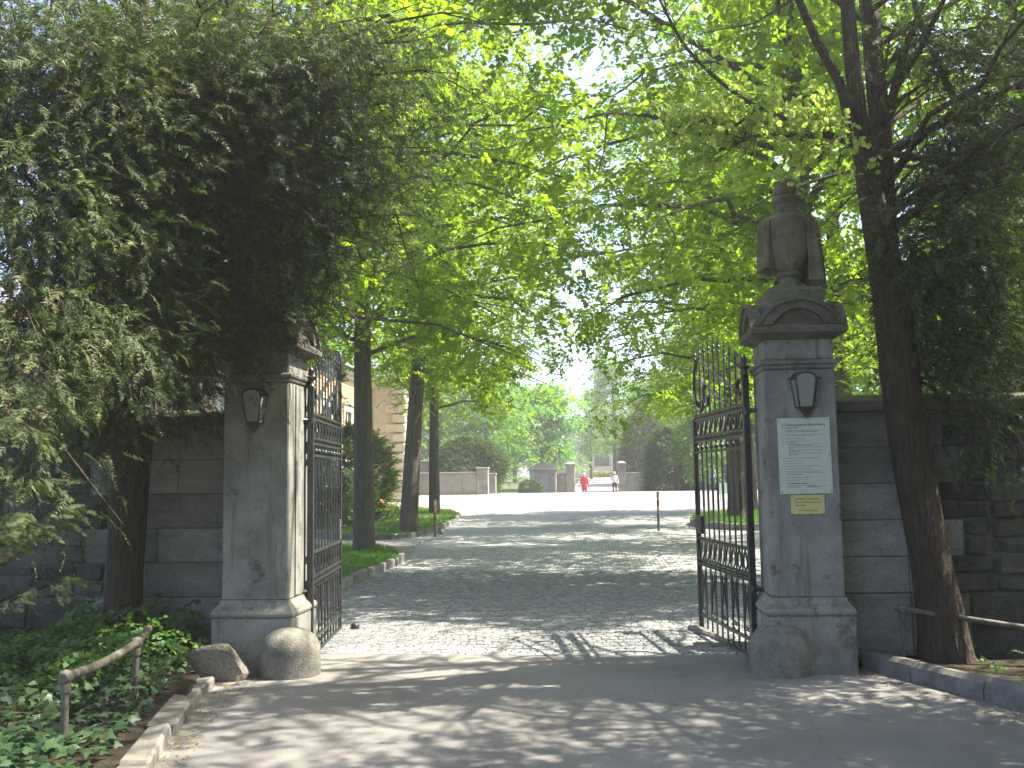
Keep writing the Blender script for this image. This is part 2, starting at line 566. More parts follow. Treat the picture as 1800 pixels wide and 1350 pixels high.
# ------------------------------------------------------------------ foliage: templates scattered with numpy
def np_mesh(name, verts, faces, mats, rnd=None, mi=None, smooth=False):
    me = bpy.data.meshes.new(name)
    nv, nf, k = len(verts), len(faces), faces.shape[1]
    me.vertices.add(nv)
    me.vertices.foreach_set('co', np.ascontiguousarray(verts, dtype=np.float32).ravel())
    me.loops.add(nf * k)
    me.loops.foreach_set('vertex_index', np.ascontiguousarray(faces, dtype=np.int32).ravel())
    me.polygons.add(nf)
    me.polygons.foreach_set('loop_start', np.arange(0, nf * k, k, dtype=np.int32))
    me.polygons.foreach_set('loop_total', np.full(nf, k, dtype=np.int32))
    for m in (mats if isinstance(mats, (list, tuple)) else [mats]):
        me.materials.append(M[m])
    if mi is not None:
        me.polygons.foreach_set('material_index', np.ascontiguousarray(mi, dtype=np.int32))
    if rnd is not None:
        a = me.attributes.new('rnd', 'FLOAT', 'POINT')
        a.data.foreach_set('value', np.ascontiguousarray(rnd, dtype=np.float32))
    me.update(calc_edges=True)
    me.validate()
    return me


def unit(a):
    return a / np.maximum(np.linalg.norm(a, axis=-1, keepdims=True), 1e-9)


def tpl_merge(parts):
    V, Fc, Rn, o = [], [], [], 0
    for v, f, r in parts:
        V.append(v)
        Fc.append(f + o)
        Rn.append(r)
        o += len(v)
    return np.vstack(V), np.vstack(Fc), np.concatenate(Rn)


def kite(base, d, side, nrm, L, W, fold=.12, belly=.42):
    base, d, side, nrm = (np.asarray(k, float) for k in (base, d, side, nrm))
    v = np.array([base, base + d * L * belly + side * W / 2 + nrm * fold * W, base + d * L, base + d * L * belly - side * W / 2 + nrm * fold * W])
    return v, np.array([[0, 1, 2, 3]])


def tpl_lime(n=9, L=.32, leaf=.085):
    """a hanging twig with alternate broad leaves (u along, v side, w up)"""
    r = np.random.default_rng(n)
    parts = []
    for i in range(n):
        t = (i + .6) / n * L
        s = 1 if i % 2 else -1
        a = s * r.uniform(.5, 1.2)
        d = np.array([math.cos(a), math.sin(a), r.uniform(-.7, .1)])
        d /= np.linalg.norm(d)
        side = np.cross(d, [r.uniform(-.5, .5), r.uniform(-.5, .5), 1])
        side /= np.linalg.norm(side)
        l = leaf * r.uniform(.7, 1.15)
        v, f = kite([t, 0, -.25 * t * t / L], d, side, np.cross(side, d), l, l * .86, .1, .4)
        parts.append((v, f, np.full(4, r.uniform(-.3, .3))))
    return tpl_merge(parts)


def sliver(base, d, side, L, W):
    base, d, side = (np.asarray(k, float) for k in (base, d, side))
    return np.array([base - side * W * .5, base + side * W * .5 + d * L * .12, base + d * L]), np.array([[0, 1, 2]])


def tpl_yew(n=9, L=.20, needles=False, wd=.012, seed=3, ln=.36, lt=.14):
    """a feathery spray: two rows of slim side shoots on a drooping stem (triangles)"""
    r = np.random.default_rng(seed)
    parts = []
    for i in range(n):
        t = (i + .4) / n
        for s in (-1, 1):
            if not needles and r.uniform() < .08:
                continue
            l = L * (ln * (1 - t) + lt) * r.uniform(.6, 1.3)
            a = s * r.uniform(.5, 1.15)
            d = np.array([math.cos(a), math.sin(a), r.uniform(-.55, .05)])
            d /= np.linalg.norm(d)
            side = np.cross(d, [0, 0, 1.])
            side /= np.linalg.norm(side)
            side = side + np.array([0, 0, r.uniform(-1, 1)])
            side /= np.linalg.norm(side)
            base = np.array([t * L, 0.012 * math.sin(t * 5), -.35 * t * t * L])
            up = np.cross(side, d)
            tone = -.25 + .5 * t + r.uniform(-.15, .15)
            if not needles:
                v, f = sliver(base, d, side, l, wd * r.uniform(.8, 1.2))
                parts.append((v, f, np.array([tone - .1, tone - .1, tone + .25])))
            else:
                k = max(5, int(l / .006))
                for j in range(k):
                    q = (j + .5) / k
                    for ss in (-1, 1):
                        dd = d * .45 + side * ss
                        dd /= np.linalg.norm(dd)
                        v, f = sliver(base + d * l * q, dd, d, .021 * (1 - .5 * q), .0045)
                        parts.append((v, f, np.full(3, tone)))
    v, f = sliver([0, 0, 0], np.array([1, 0, -.33]), np.array([0, 1, 0]), L, .007)
    parts.append((v, f, np.full(3, -.3)))
    return tpl_merge(parts)


def tpl_ivy(w=.075):
    a = np.array([(0, 0), (.30, .16), (.18, .5), (.55, .32), (.62, .40), (1, 0)])
    pts = [(0, 0, 0), (-.12, .30, -.02), (.2, .52, -.08), (.42, .26, 0), (1, 0, -.10), (.42, -.26, 0), (.2, -.52, -.08), (-.12, -.30, -.02)]
    v = np.array(pts) * w * np.array([1, 1, 1.2])
    c = np.array([[.28 * w, 0, .05 * w]])
    v = np.vstack([v, c])
    f = np.array([[8, 0, 1, 2], [8, 2, 3, 4], [8, 4, 5, 6], [8, 6, 7, 0]])
    return v, f, np.zeros(9)


def tpl_flower(n=6, w=.05):
    parts = []
    for i in range(n):
        a = 2 * PI * i / n
        d = np.array([math.cos(a), math.sin(a), .5])
        d /= np.linalg.norm(d)
        side = np.array([-math.sin(a), math.cos(a), 0])
        v, f = kite([0, 0, 0], d, side, np.cross(side, d), w, w * .8, .1, .6)
        parts.append((v, f, np.full(4, .3 * (i % 2))))
    return tpl_merge(parts)


def tpl_grass(n=5, h=.09):
    r = np.random.default_rng(11)
    parts = []
    for i in range(n):
        a = r.uniform(0, 2 * PI)
        lean = r.uniform(.1, .5)
        d = np.array([math.cos(a) * lean, math.sin(a) * lean, 1])
        d /= np.linalg.norm(d)
        side = np.array([-math.sin(a), math.cos(a), 0])
        v, f = kite([r.normal() * .012, r.normal() * .012, 0], d, side, np.cross(side, d), h * r.uniform(.6, 1.2), .008, .3, .35)
        parts.append((v, f, np.full(4, r.uniform(-.2, .2))))
    return tpl_merge(parts)


def scatter(tpl, O, D, N, S, tone):
    """place a template at origins O, along D, with normal N, size S; returns verts, faces, rnd"""
    V, Fc, Rn = tpl
    D = unit(D)
    Sd = unit(np.cross(N, D))
    Nn = np.cross(D, Sd)
    n, k = len(O), len(V)
    W = (V[None, :, 0:1] * D[:, None, :] + V[None, :, 1:2] * Sd[:, None, :] + V[None, :, 2:3] * Nn[:, None, :]) * S[:, None, None] + O[:, None, :]
    faces = (Fc[None] + (np.arange(n) * k)[:, None, None]).reshape(-1, Fc.shape[1])
    rnd = np.clip(tone[:, None] + Rn[None], 0, 1).ravel()
    return W.reshape(-1, 3), faces, rnd


def joined(chunks):
    V, Fc, Rn, o = [], [], [], 0
    for v, f, r in chunks:
        V.append(v)
        Fc.append(f + o)
        Rn.append(r)
        o += len(v)
    return np.vstack(V), np.vstack(Fc), np.concatenate(Rn)


SX, SY = SUN.x / SUN.z, SUN.y / SUN.z


def lit_gap(p):
    """crown gaps cut so that sun reaches the gate strip, square, pillar face and urn"""
    gx, gy = p[:, 0] - SX * p[:, 2], p[:, 1] - SY * p[:, 2]
    wob = .22 * np.sin(gx * 2.1) + .12 * np.sin(gx * 5.3 + 1)
    strip = (gy > .72) & (gy < 2.55 + .28 * np.clip(gx + .2, 0, 2) + wob) & (gx > -3.6) & (gx < 1.6)
    square = (gy > 31.5 + 1.2 * wob) & (gx > -14) & (gx < 9)
    face = (gx > -4.9) & (gx < -2.3) & (gy > -.55) & (gy < 1.0)
    urn = (gx > -1.7) & (gx < -.15) & (gy > -.6) & (gy < .12) & (p[:, 0] > 1.9)
    return ~(strip | square | face | urn)


def bezier(a, b, c, n=6):
    a, b, c = np.asarray(a, float), np.asarray(b, float), np.asarray(c, float)
    t = np.linspace(0, 1, n)[:, None]
    return (1 - t) ** 2 * a + 2 * t * (1 - t) * b + t * t * c


TL = [tpl_lime(9), tpl_lime(11), tpl_lime(8)]


def broadleaf(name, label, loc, height, r_trunk, zb, rad, mat='lime', bark='bark_lime', seed=1, limbs=26, clumps=7, twigs=22, leaf=1.0,
              lean=(0, 0), droop=.8, group=None, cull=True, top=.12, flare=1.35, share=None, rz=0.0, skew=(0, 0), spread=.5, cat='tree', lowcut=None):
    """a tree: tapered trunk with limbs, and a crown of leaf-sized faces hung along the limbs"""
    t = thing(name, label, cat, loc, rz, group)
    if share:
        for ch in share.children:
            c = ch.copy()
            COL.objects.link(c)
            c.parent = t
        return t
    r = np.random.default_rng(seed)
    rr = random.Random(seed)
    mb = MB()
    nseg = 14
    path, rads = [], []
    for i in range(nseg + 1):
        u = i / nseg
        z = u * height * .92
        w = .06 * height / 10
        path.append((lean[0] * u + w * math.sin(u * 5 + seed) * u, lean[1] * u + w * math.cos(u * 4 + seed * 2) * u, z - .05))
        k = r_trunk * (1 - .80 * u ** 1.1)
        if i == 0:
            k *= flare
        rads.append(max(k, .02))
    path.insert(1, tuple(np.array(path[0]) * .85 + np.array(path[1]) * .15))
    rads.insert(1, r_trunk * 1.06)
    mb.tube(path, rads, 12)
    pa = np.array(path)

    def trunk_at(z):
        i = int(np.clip(np.searchsorted(pa[:, 2], z), 1, len(pa) - 1))
        u = (z - pa[i - 1, 2]) / max(1e-6, pa[i, 2] - pa[i - 1, 2])
        return pa[i - 1] + (pa[i] - pa[i - 1]) * np.clip(u, 0, 1), rads[i]
    cs = []
    for i in range(limbs):
        u = (i + rr.random() * .6) / limbs
        z0 = zb * .85 + (height * .9 - zb * .85) * u
        az = i * 2.399 + rr.uniform(-.4, .4)
        prof = math.sin(PI * min(1, .22 + .78 * u)) ** .7 if u > .05 else .75
        L = rad * max(.25, prof) * rr.uniform(.8, 1.15)
        o, tr = trunk_at(z0)
        d = np.array([math.cos(az), math.sin(az), 0])
        sk = np.array([skew[0], skew[1], 0]) * prof
        rise = L * (.25 + .45 * u)
        a = o
        b = o + d * L * .55 + np.array([0, 0, rise]) + sk * .5
        c = o + d * L + np.array([0, 0, rise - droop * (1.15 - u) * L * .45]) + sk
        bz = bezier(a, b, c, 8)
        bz[1:-1] += r.normal(0, .05 * L / 3, (6, 3))
        mb.tube(bz, list(np.linspace(min(tr * .4, .02 + .012 * L), .007, 8)), 6)
        for j in range(clumps):
            q = rr.uniform(.18, 1.03)
            p = bz[min(7, int(q * 7))] + r.normal(0, spread * (.55 + .4 * q), 3) * np.array([1, 1, .75])
            cs.append(p)
            if j % 2 == 0:
                m0 = bz[max(0, min(6, int(q * 7) - 1))]
                mid = (m0 + p) / 2 + r.normal(0, .12, 3)
                mb.tube([m0, mid, p], [.013, .009, .004], 4)
    trunk = mb.build('trunk', bark, t, 55)
    C = np.array(cs)
    n = len(C) * twigs
    O = np.repeat(C, twigs, 0) + r.normal(0, 1, (n, 3)) * np.array([.34, .34, .26]) * (spread / .5)
    keep = O[:, 2] > (lowcut if lowcut is not None else zb * .62)
    if cull:
        keep &= lit_gap(O + np.array(loc)[None])
    O = O[keep]
    n = len(O)
    az = r.uniform(0, 2 * PI, n)
    D = np.stack([np.cos(az), np.sin(az), r.uniform(-.9, .25, n)], 1)
    N = np.stack([r.normal(0, .45, n), r.normal(0, .45, n), np.ones(n)], 1)
    S = r.uniform(.75, 1.3, n) * leaf
    tone = np.clip(r.normal(.45, .13, n) + np.repeat(r.normal(0, .2, len(C)), twigs)[keep], 0, 1)
    k = r.integers(0, 3, n)
    ch = [scatter(TL[i], O[k == i], D[k == i], N[k == i], S[k == i], tone[k == i]) for i in range(3)]
    v, f, rn = joined(ch)
    link('crown', np_mesh(name + '_crown', v, f, mat, rn), t)
    return t


# ================================================================== THE SETTING
YL = [-200, -60, -20, -10, -4, 0, .78, 6, 9, 14, 18, 24, 32, 40, 46, 52, 60, 66, 74, 95, 122, 160, 300, 900]


def sheet(name, poly_x, y0, y1, lift, mat, edge0=None):
    """ground sheet between y0 and y1; poly_x(y) -> (x0, x1)"""
    ys = sorted({y0, y1} | {y for y in YL if y0 < y < y1})
    ys2 = []
    for a, b in zip(ys, ys[1:]):
        k = 1 if b - a > 30 else 3
        ys2 += [a + (b - a) * i / k for i in range(k)]
    ys2.append(ys[-1])
    nx = 25
    vs, fs = [], []
    for j, y in enumerate(ys2):
        a, b = poly_x(y)
        for i in range(nx):
            x = a + (b - a) * i / (nx - 1)
            yy = y + (edge0(x) if edge0 and (j == len(ys2) - 1) else 0)
            vs.append((x, yy, H(x, y) + lift))
    for j in range(len(ys2) - 1):
        for i in range(nx - 1):
            k = j * nx + i
            fs.append((k, k + 1, k + nx + 1, k + nx))
    o = MB().add(vs, fs).build(name, mat, None, 'full')
    return tag(o, kind='structure')


def far_cobble():
    m, nt, bs, out = new_mat('cobble_pavement')
    g = nt.nodes.new('ShaderNodeNewGeometry').outputs['Position']
    v = nt.nodes.new('ShaderNodeTexVoronoi')
    v.inputs['Scale'].default_value = 12.5
    v.inputs['Randomness'].default_value = .55
    e = nt.nodes.new('ShaderNodeTexVoronoi')
    e.feature = 'DISTANCE_TO_EDGE'
    e.inputs['Scale'].default_value = 12.5
    e.inputs['Randomness'].default_value = .55
    nt.links.new(g, v.inputs['Vector'])
    nt.links.new(g, e.inputs['Vector'])
    sp = nt.nodes.new('ShaderNodeSeparateColor')
    nt.links.new(v.outputs['Color'], sp.inputs[0])
    c = ramp(nt, sp.outputs[0], [(0, (.22, .225, .225)), (.5, (.31, .315, .31)), (1, (.40, .40, .385))])
    k = ramp(nt, e.outputs['Distance'], [(.02, (.3, .3, .28)), (.09, (1, 1, 1))])
    c = mix(nt, 1.0, c, k, 'MULTIPLY')
    b = noise(nt, .5, 4, .6)
    c = mix(nt, 1.0, c, ramp(nt, b, [(.3, (.85, .85, .83)), (.7, (1.12, 1.12, 1.1))]), 'MULTIPLY')
    nt.links.new(c, bs.inputs['Base Color'])
    bs.inputs['Roughness'].default_value = .75
    h = ramp(nt, e.outputs['Distance'], [(0, (0, 0, 0)), (.16, (1, 1, 1))])
    bump(nt, bs, h, .8, .02)
    return m


M['cobble_far'] = far_cobble()
sheet('ground', lambda y: (-500, 500), -200, 900, -.05, 'ground')
sheet('asphalt_road', lambda y: (-14, 14), -60, .78, 0.0, 'asphalt', lambda x: .035 * math.sin(x * 1.9) + .02 * math.sin(x * 5.1) + .05 - .03 * x)
sheet('cobble_bedding', lambda y: (-16, 16), .5, 9.0, -.006, 'joint')
pave = sheet('cobble_square', lambda y: (-40, 40), 9.0, 62.0, -.004, 'cobble_far')
sheet('chapel_path', lambda y: (-2.6, 2.3), 62.0, 126.0, -.002, 'paving')

# cobbles: the 300 at the gate one by one, the rest of the near field as one mass
cob_parent = tag(link('cobble_road', None), kind='structure')


def cobble_verts(hx, hy, h, r):
    b = 1.0
    t = r.uniform(.74, .86)
    tilt = [r.normal(0, .0022) for _ in range(4)]
    vs = [(-hx, -hy, -.03), (hx, -hy, -.03), (hx, hy, -.03), (-hx, hy, -.03),
          (-hx, -hy, h * .45), (hx, -hy, h * .45), (hx, hy, h * .45), (-hx, hy, h * .45),
          (-hx * t, -hy * t, h + tilt[0]), (hx * t, -hy * t, h + tilt[1]), (hx * t, hy * t, h + tilt[2]), (-hx * t, hy * t, h + tilt[3])]
    fs = [(0, 1, 5, 4), (1, 2, 6, 5), (2, 3, 7, 6), (3, 0, 4, 7), (4, 5, 9, 8), (5, 6, 10, 9), (6, 7, 11, 10), (7, 4, 8, 11), (8, 9, 10, 11)]
    return vs, fs


cr = np.random.default_rng(5)
cob_mesh = []
for i in range(14):
    vs, fs = cobble_verts(cr.uniform(.034, .042), cr.uniform(.031, .036), cr.uniform(.004, .010), cr)
    cob_mesh.append(MB().add(vs, fs).mesh('cobble', 'cobble', 35))
single = 0
CV, CF, off = [], [], 0
row = 0
y = .84
while y < 8.95:
    xl, xr = (-4.1, 1.75 + .19 * y)
    x = xl + cr.uniform(0, .08)
    while x < xr:
        w = cr.uniform(.070, .092)
        yy = y + .03 * math.sin(x * 1.3) + cr.normal(0, .003) - .03 * x * max(0, 1 - (y - .84) / 2)
        if -2.5 < x < 1.35 and single < 300:
            o = link('cobble', cob_mesh[int(cr.integers(0, 14))], cob_parent, (x, yy, 0), cr.normal(0, .06))
            single += 1
        else:
            vs, fs = cobble_verts(w / 2 - .004, .0335 * cr.uniform(.93, 1.06), cr.uniform(.003, .010), cr)
            a = cr.normal(0, .05)
            ca, sa = math.cos(a), math.sin(a)
            CV += [(x + px_ * ca - py_ * sa, yy + px_ * sa + py_ * ca, pz) for px_, py_, pz in vs[4:]]
            CF += [tuple(k - 4 + off for k in f) for f in fs[4:]]
            off += 8
        x += w
    y += .073
    row += 1
me = bpy.data.meshes.new('cobble_field')
me.from_pydata(CV, [], CF)
me.materials.append(M['cobble'])
# individual tone per stone for the joined field
me.update()
tag(link('cobble_field', me, cob_parent), kind='stuff')


# ---------------------------------------------------------------- kerbs and verges
def kerb_line(name, pts, w, h, seg, mat='kerb', roundtop=False, closed=False, side=1, jit=.006, kind='structure'):
    """a row of kerb stones along pts; each stone is a child"""
    par = tag(link(name, None), kind=kind)
    P2 = [Vector((p[0], p[1])) for p in pts]
    if closed:
        P2.append(P2[0])
    acc = []
    for a, b in zip(P2, P2[1:]):
        L = (b - a).length
        n = max(1, round(L / seg))
        for i in range(n):
            acc.append((a.lerp(b, i / n), a.lerp(b, (i + 1) / n)))
    for a, b in acc:
        d = b - a
        L = d.length - .012
        mb = MB()
        hh = h * random.uniform(.9, 1.08)
        if roundtop:
            prof = [(-w / 2, -.12), (w / 2, -.12), (w / 2, hh * .45), (w * .42, hh * .75), (w * .2, hh * .96), (-w * .2, hh), (-w * .42, hh * .78), (-w / 2, hh * .45)]
            mb.prism(prof, -L / 2, L / 2, 'x')
        else:
            mb.cbox(-L / 2, L / 2, -w / 2, w / 2, -.12, hh, .018, jit)
        m = (a + b) / 2
        o = mb.build('kerb_stone', mat, par, 30 if roundtop else False)
        o.location = (m.x, m.y, H(m.x, m.y))
        o.rotation_euler = (random.uniform(-.015, .015), random.uniform(-.012, .012), math.atan2(d.y, d.x))
    return par


def smooth_poly(pts, it=2):
    for _ in range(it):
        q = []
        for a, b in zip(pts, pts[1:] + pts[:1]):
            q.append((a[0] * .75 + b[0] * .25, a[1] * .75 + b[1] * .25))
            q.append((a[0] * .25 + b[0] * .75, a[1] * .25 + b[1] * .75))
        pts = q
    return pts


def inside(poly, X, Y):
    r = np.zeros(len(X), bool)
    n = len(poly)
    for i in range(n):
        x1, y1 = poly[i]
        x2, y2 = poly[(i + 1) % n]
        c = ((y1 > Y) != (y2 > Y)) & (X < (x2 - x1) * (Y - y1) / (y2 - y1 + 1e-12) + x1)
        r ^= c
    return r


Hv = np.vectorize(lambda y: H(0, y))


def bed(name, poly, lift, mat, hump=0.0, cell=.5, kind='structure'):
    """filled bed with soft uneven surface"""
    xs = [p[0] for p in poly]
    ys = [p[1] for p in poly]
    import bmesh
    b = bmesh.new()
    vs = [b.verts.new((x, y, 0)) for x, y in poly]
    b.faces.new(vs)
    bmesh.ops.triangulate(b, faces=b.faces)
    for _ in range(3):
        long = [e for e in b.edges if e.calc_length() > cell]
        if not long:
            break
        bmesh.ops.subdivide_edges(b, edges=long, cuts=1)
        bmesh.ops.triangulate(b, faces=b.faces)
    for v in b.verts:
        v.co.z = H(v.co.x, v.co.y) + lift + (0 if v.is_boundary else hump * (.5 + .5 * math.sin(v.co.x * 2.3 + 1) * math.cos(v.co.y * 1.9)))
    # skirt
    me = bpy.data.meshes.new(name)
    b.to_mesh(me)
    b.free()
    me.materials.append(M[mat])
    me.polygons.foreach_set('use_smooth', [True] * len(me.polygons))
    for p in me.polygons:
        if p.normal.z < 0:
            p.flip()
    return tag(link(name, me), kind=kind)


def grass_on(name, label, poly, lift, n, h=1.0, seed=1, dense=None, mat='grass'):
    r = np.random.default_rng(seed)
    X = r.uniform(min(p[0] for p in poly), max(p[0] for p in poly), n)
    Y = r.uniform(min(p[1] for p in poly), max(p[1] for p in poly), n)
    k = inside(poly, X, Y)
    X, Y = X[k], Y[k]
    n = len(X)
    O = np.stack([X, Y, Hv(Y) + lift], 1)
    a = r.uniform(0, 2 * PI, n)
    D = np.stack([np.cos(a), np.sin(a), np.zeros(n)], 1)
    N = np.tile([0, 0, 1.], (n, 1))
    v, f, rn = scatter(tpl_grass(), O, D, N, r.uniform(.7, 1.4, n) * h, np.clip(r.normal(.45, .25, n), 0, 1))
    o = link(name, np_mesh(name, v, f, mat, rn))
    return tag(o, label, 'grass', kind='stuff')


V1 = smooth_poly([(-3.95, 2.4), (-3.9, 6.0), (-3.92, 11.3), (-4.25, 12.6), (-5.0, 14.6), (-6.2, 15.0), (-11, 15.2), (-11, 2.4)], 2)
V2 = smooth_poly([(-5.1, 18.9), (-4.95, 22.5), (-5.05, 26.5), (-5.5, 29.6), (-6.4, 31.6), (-8.4, 33.6), (-11.2, 34), (-11.2, 20), (-8, 19.4), (-6.4, 17.9)], 2)
ISL = [(4.7 + 1.85 * math.cos(t), 23.4 + 2.9 * math.sin(t)) for t in np.linspace(0, 2 * PI, 28, endpoint=False)]
V1G = [(max(x, -7.6), y) for x, y in V1]
V2G = [(max(x, -9.0), y) for x, y in V2]
for nm, poly, lift in (('grass_verge', V1, .10), ('grass_verge', V2, .10), ('tree_island', ISL, .14)):
    bed(nm, poly, lift, 'turf', .05)
kerb_line('verge_kerb', [p for p in V1 if p[0] > -6.3 and p[1] > 2.0] and [(-3.95, 2.6), (-3.93, 5), (-3.93, 8), (-3.95, 11.2), (-4.2, 12.3), (-4.7, 13.6)], .13, .14, .95)
kerb_line('verge_kerb', [(-10, 19.75), (-8, 19.25), (-6.6, 18.3), (-5.75, 18.5), (-5.2, 19.4), (-5.02, 22), (-5.05, 26), (-5.35, 28.9), (-5.9, 30.8), (-6.9, 32.2)], .13, .15, .95)
kerb_line('island_kerb', ISL, .2, .2, .7, closed=True)
grass_on('lawn_grass', 'short mown grass with daisies on the near verge behind the gate', V1G, .1, 10000, .8, 3)
grass_on('lawn_grass', 'sunlit grass on the far verge round the second lime trunk', V2G, .1, 10000, 1.0, 4)
grass_on('island_grass', 'low green plants filling the kerbed tree island', ISL, .14, 6000, 2.0, 5)
# dirt entry between the verges
def flat_poly(name, poly, lift, mat):
    vs = [(x, y, H(x, y) + lift) for x, y in poly]
    return tag(MB().add(vs, [tuple(range(len(vs)))]).build(name, mat), kind='structure')


flat_poly('side_path', [(-11, 15.25), (-6.3, 15.05), (-5.1, 14.7), (-4.4, 12.7), (-4.2, 14), (-4.6, 16), (-5.2, 17.9), (-6.3, 17.95)], .012, 'asphalt')
# pale smooth paving on the far right of the square
flat_poly('pale_pavement', [(3.4, 31.8), (12, 32), (30, 32)] + [(30, 40), (5.2, 40)], .002, 'paving')
flat_poly('pale_pavement', [(5.2, 40), (30, 40), (30, 46), (6.2, 46)], .002, 'paving')
# manhole plate
mp = G(878, 1070)
mb = MB().cbox(-.34, .34, -.22, .22, -.02, .002, .004)
o = mb.build('manhole_cover', 'joint', None, False, (mp.x, mp.y, .012))
o.rotation_euler = (0, 0, .05)
tag(o, 'rectangular stone access cover set flush in the cobbled drive', 'cover')

# left roadside bed with ivy
LB = [(-14, -9), (-2.15, -9), (-2.25, -4.5), (-2.55, -3.0), (-2.78, -2.2), (-2.98, -1.4), (-3.12, -.75), (-3.3, -.35), (-3.45, .0), (-3.6, .52), (-14, .52)]
bed('soil_bed', LB, .05, 'soil', .10, .35)
kerb_line('roadside_kerb', [(-2.1, -5.6), (-2.3, -4.3), (-2.60, -2.95), (-2.82, -2.15), (-2.98, -1.5), (-3.12, -.95), (-3.16, -.62)], .17, .09, .72, jit=.015)
RB = [(2.05, .30), (2.25, .12), (2.6, -.65), (3.1, -1.9), (3.9, -3.5), (5, -6), (14, -6), (14, .52), (2.05, .52)]
bed('soil_bed', RB, .05, 'soil', .06, .35)
kerb_line('roadside_kerb', [(2.18, .22), (2.42, -.28), (2.72, -.95), (3.1, -1.75), (3.6, -2.8), (4.3, -4.2)], .19, .15, 1.0, roundtop=True)

# ================================================================== WALLS
WY0, WY1 = .5, .92


def boundary_wall(name, label, x_near, sgn, x_quoin, x_end, seed):
    t = thing(name, label, 'wall', (x_near, WY0, 0))
    rr = random.Random(seed)

    def bx(mb, a, b, *r, **k):
        a, b = sorted((a * sgn, b * sgn))
        return mb.cbox(a, b, *r, **k)
    L = x_end
    lo, hi = sorted((0, sgn * L))
    MB().box(lo, hi, .018, WY1 - WY0, -.1, 2.13).build('wall_core', 'mortar', t)
    zs = [.57 + .312 * k for k in range(6)]
    zs[-1] = 2.135
    # plinth
    x = 0.0
    while x < x_quoin:
        w = min(rr.uniform(.55, .9), x_quoin - x + .02)
        bx(MB(), x + .002, x + w - .002, -.012, .03, -.05, .566, c=.008, jit=.002).build('plinth_block', 'ashlar', t)
        x += w
    for k in range(5):
        x = 0.0
        xq = x_quoin + (.0 if k % 2 else -.16) + rr.uniform(-.03, .03)
        while x < xq - .05:
            w = rr.uniform(.55, 1.05)
            if xq - x - w < .3:
                w = xq - x
            d = rr.uniform(-.004, .004)
            bx(MB(), x + .003, x + w - .003, d, .04, zs[k] + .003, zs[k + 1] - .003, c=.007, jit=.003).build('ashlar_block', 'ashlar', t)
            x += w
        # rubble continues
        x = xq + .01
        zz = zs[k]
        while x < L - .1 and x < x_quoin + 2.6:
            w = rr.uniform(.2, .45)
            z1 = zs[k] + (zs[k + 1] - zs[k]) * rr.uniform(.4, .6)
            for za, zb_ in ((zs[k], z1), (z1, zs[k + 1])):
                bx(MB(), x + .008, x + w - .008, rr.uniform(-.03, .01), .06, za + .008, zb_ - .008, c=.03, jit=.014).build('rubble_stone', 'rubble', t)
            x += w
    x = x_quoin
    while x < x_quoin + 2.6:
        w = rr.uniform(.3, .6)
        for za, zb_ in ((-.05, .28), (.28, .56)):
            bx(MB(), x + .008, x + w - .008, rr.uniform(-.03, .01), .06, za + .008, zb_ - .008, c=.03, jit=.014).build('rubble_stone', 'rubble', t)
        x += w
    x = 0.0
    while x < L:
        w = rr.uniform(.9, 1.3)
        mb = MB()
        a, b = sorted((x * sgn + .004 * sgn, (x + w) * sgn - .004 * sgn))
        mb.prism([(-.07, 2.137), (WY1 - WY0 + .07, 2.137), (WY1 - WY0 + .07, 2.20), (.21, 2.29), (-.07, 2.215)], a, b, 'x')
        mb.build('coping_stone', 'coping', t)
        x += w
    return t


boundary_wall('boundary_wall', 'grey ashlar wall with flat coping running behind the left yew trunk and railing', -3.30, -1, 1.42, 9.0, 3)
boundary_wall('boundary_wall', 'shaded ashlar wall beside the notice pillar, turning to dark rubble', 1.98, 1, 1.10, 9.5, 4)


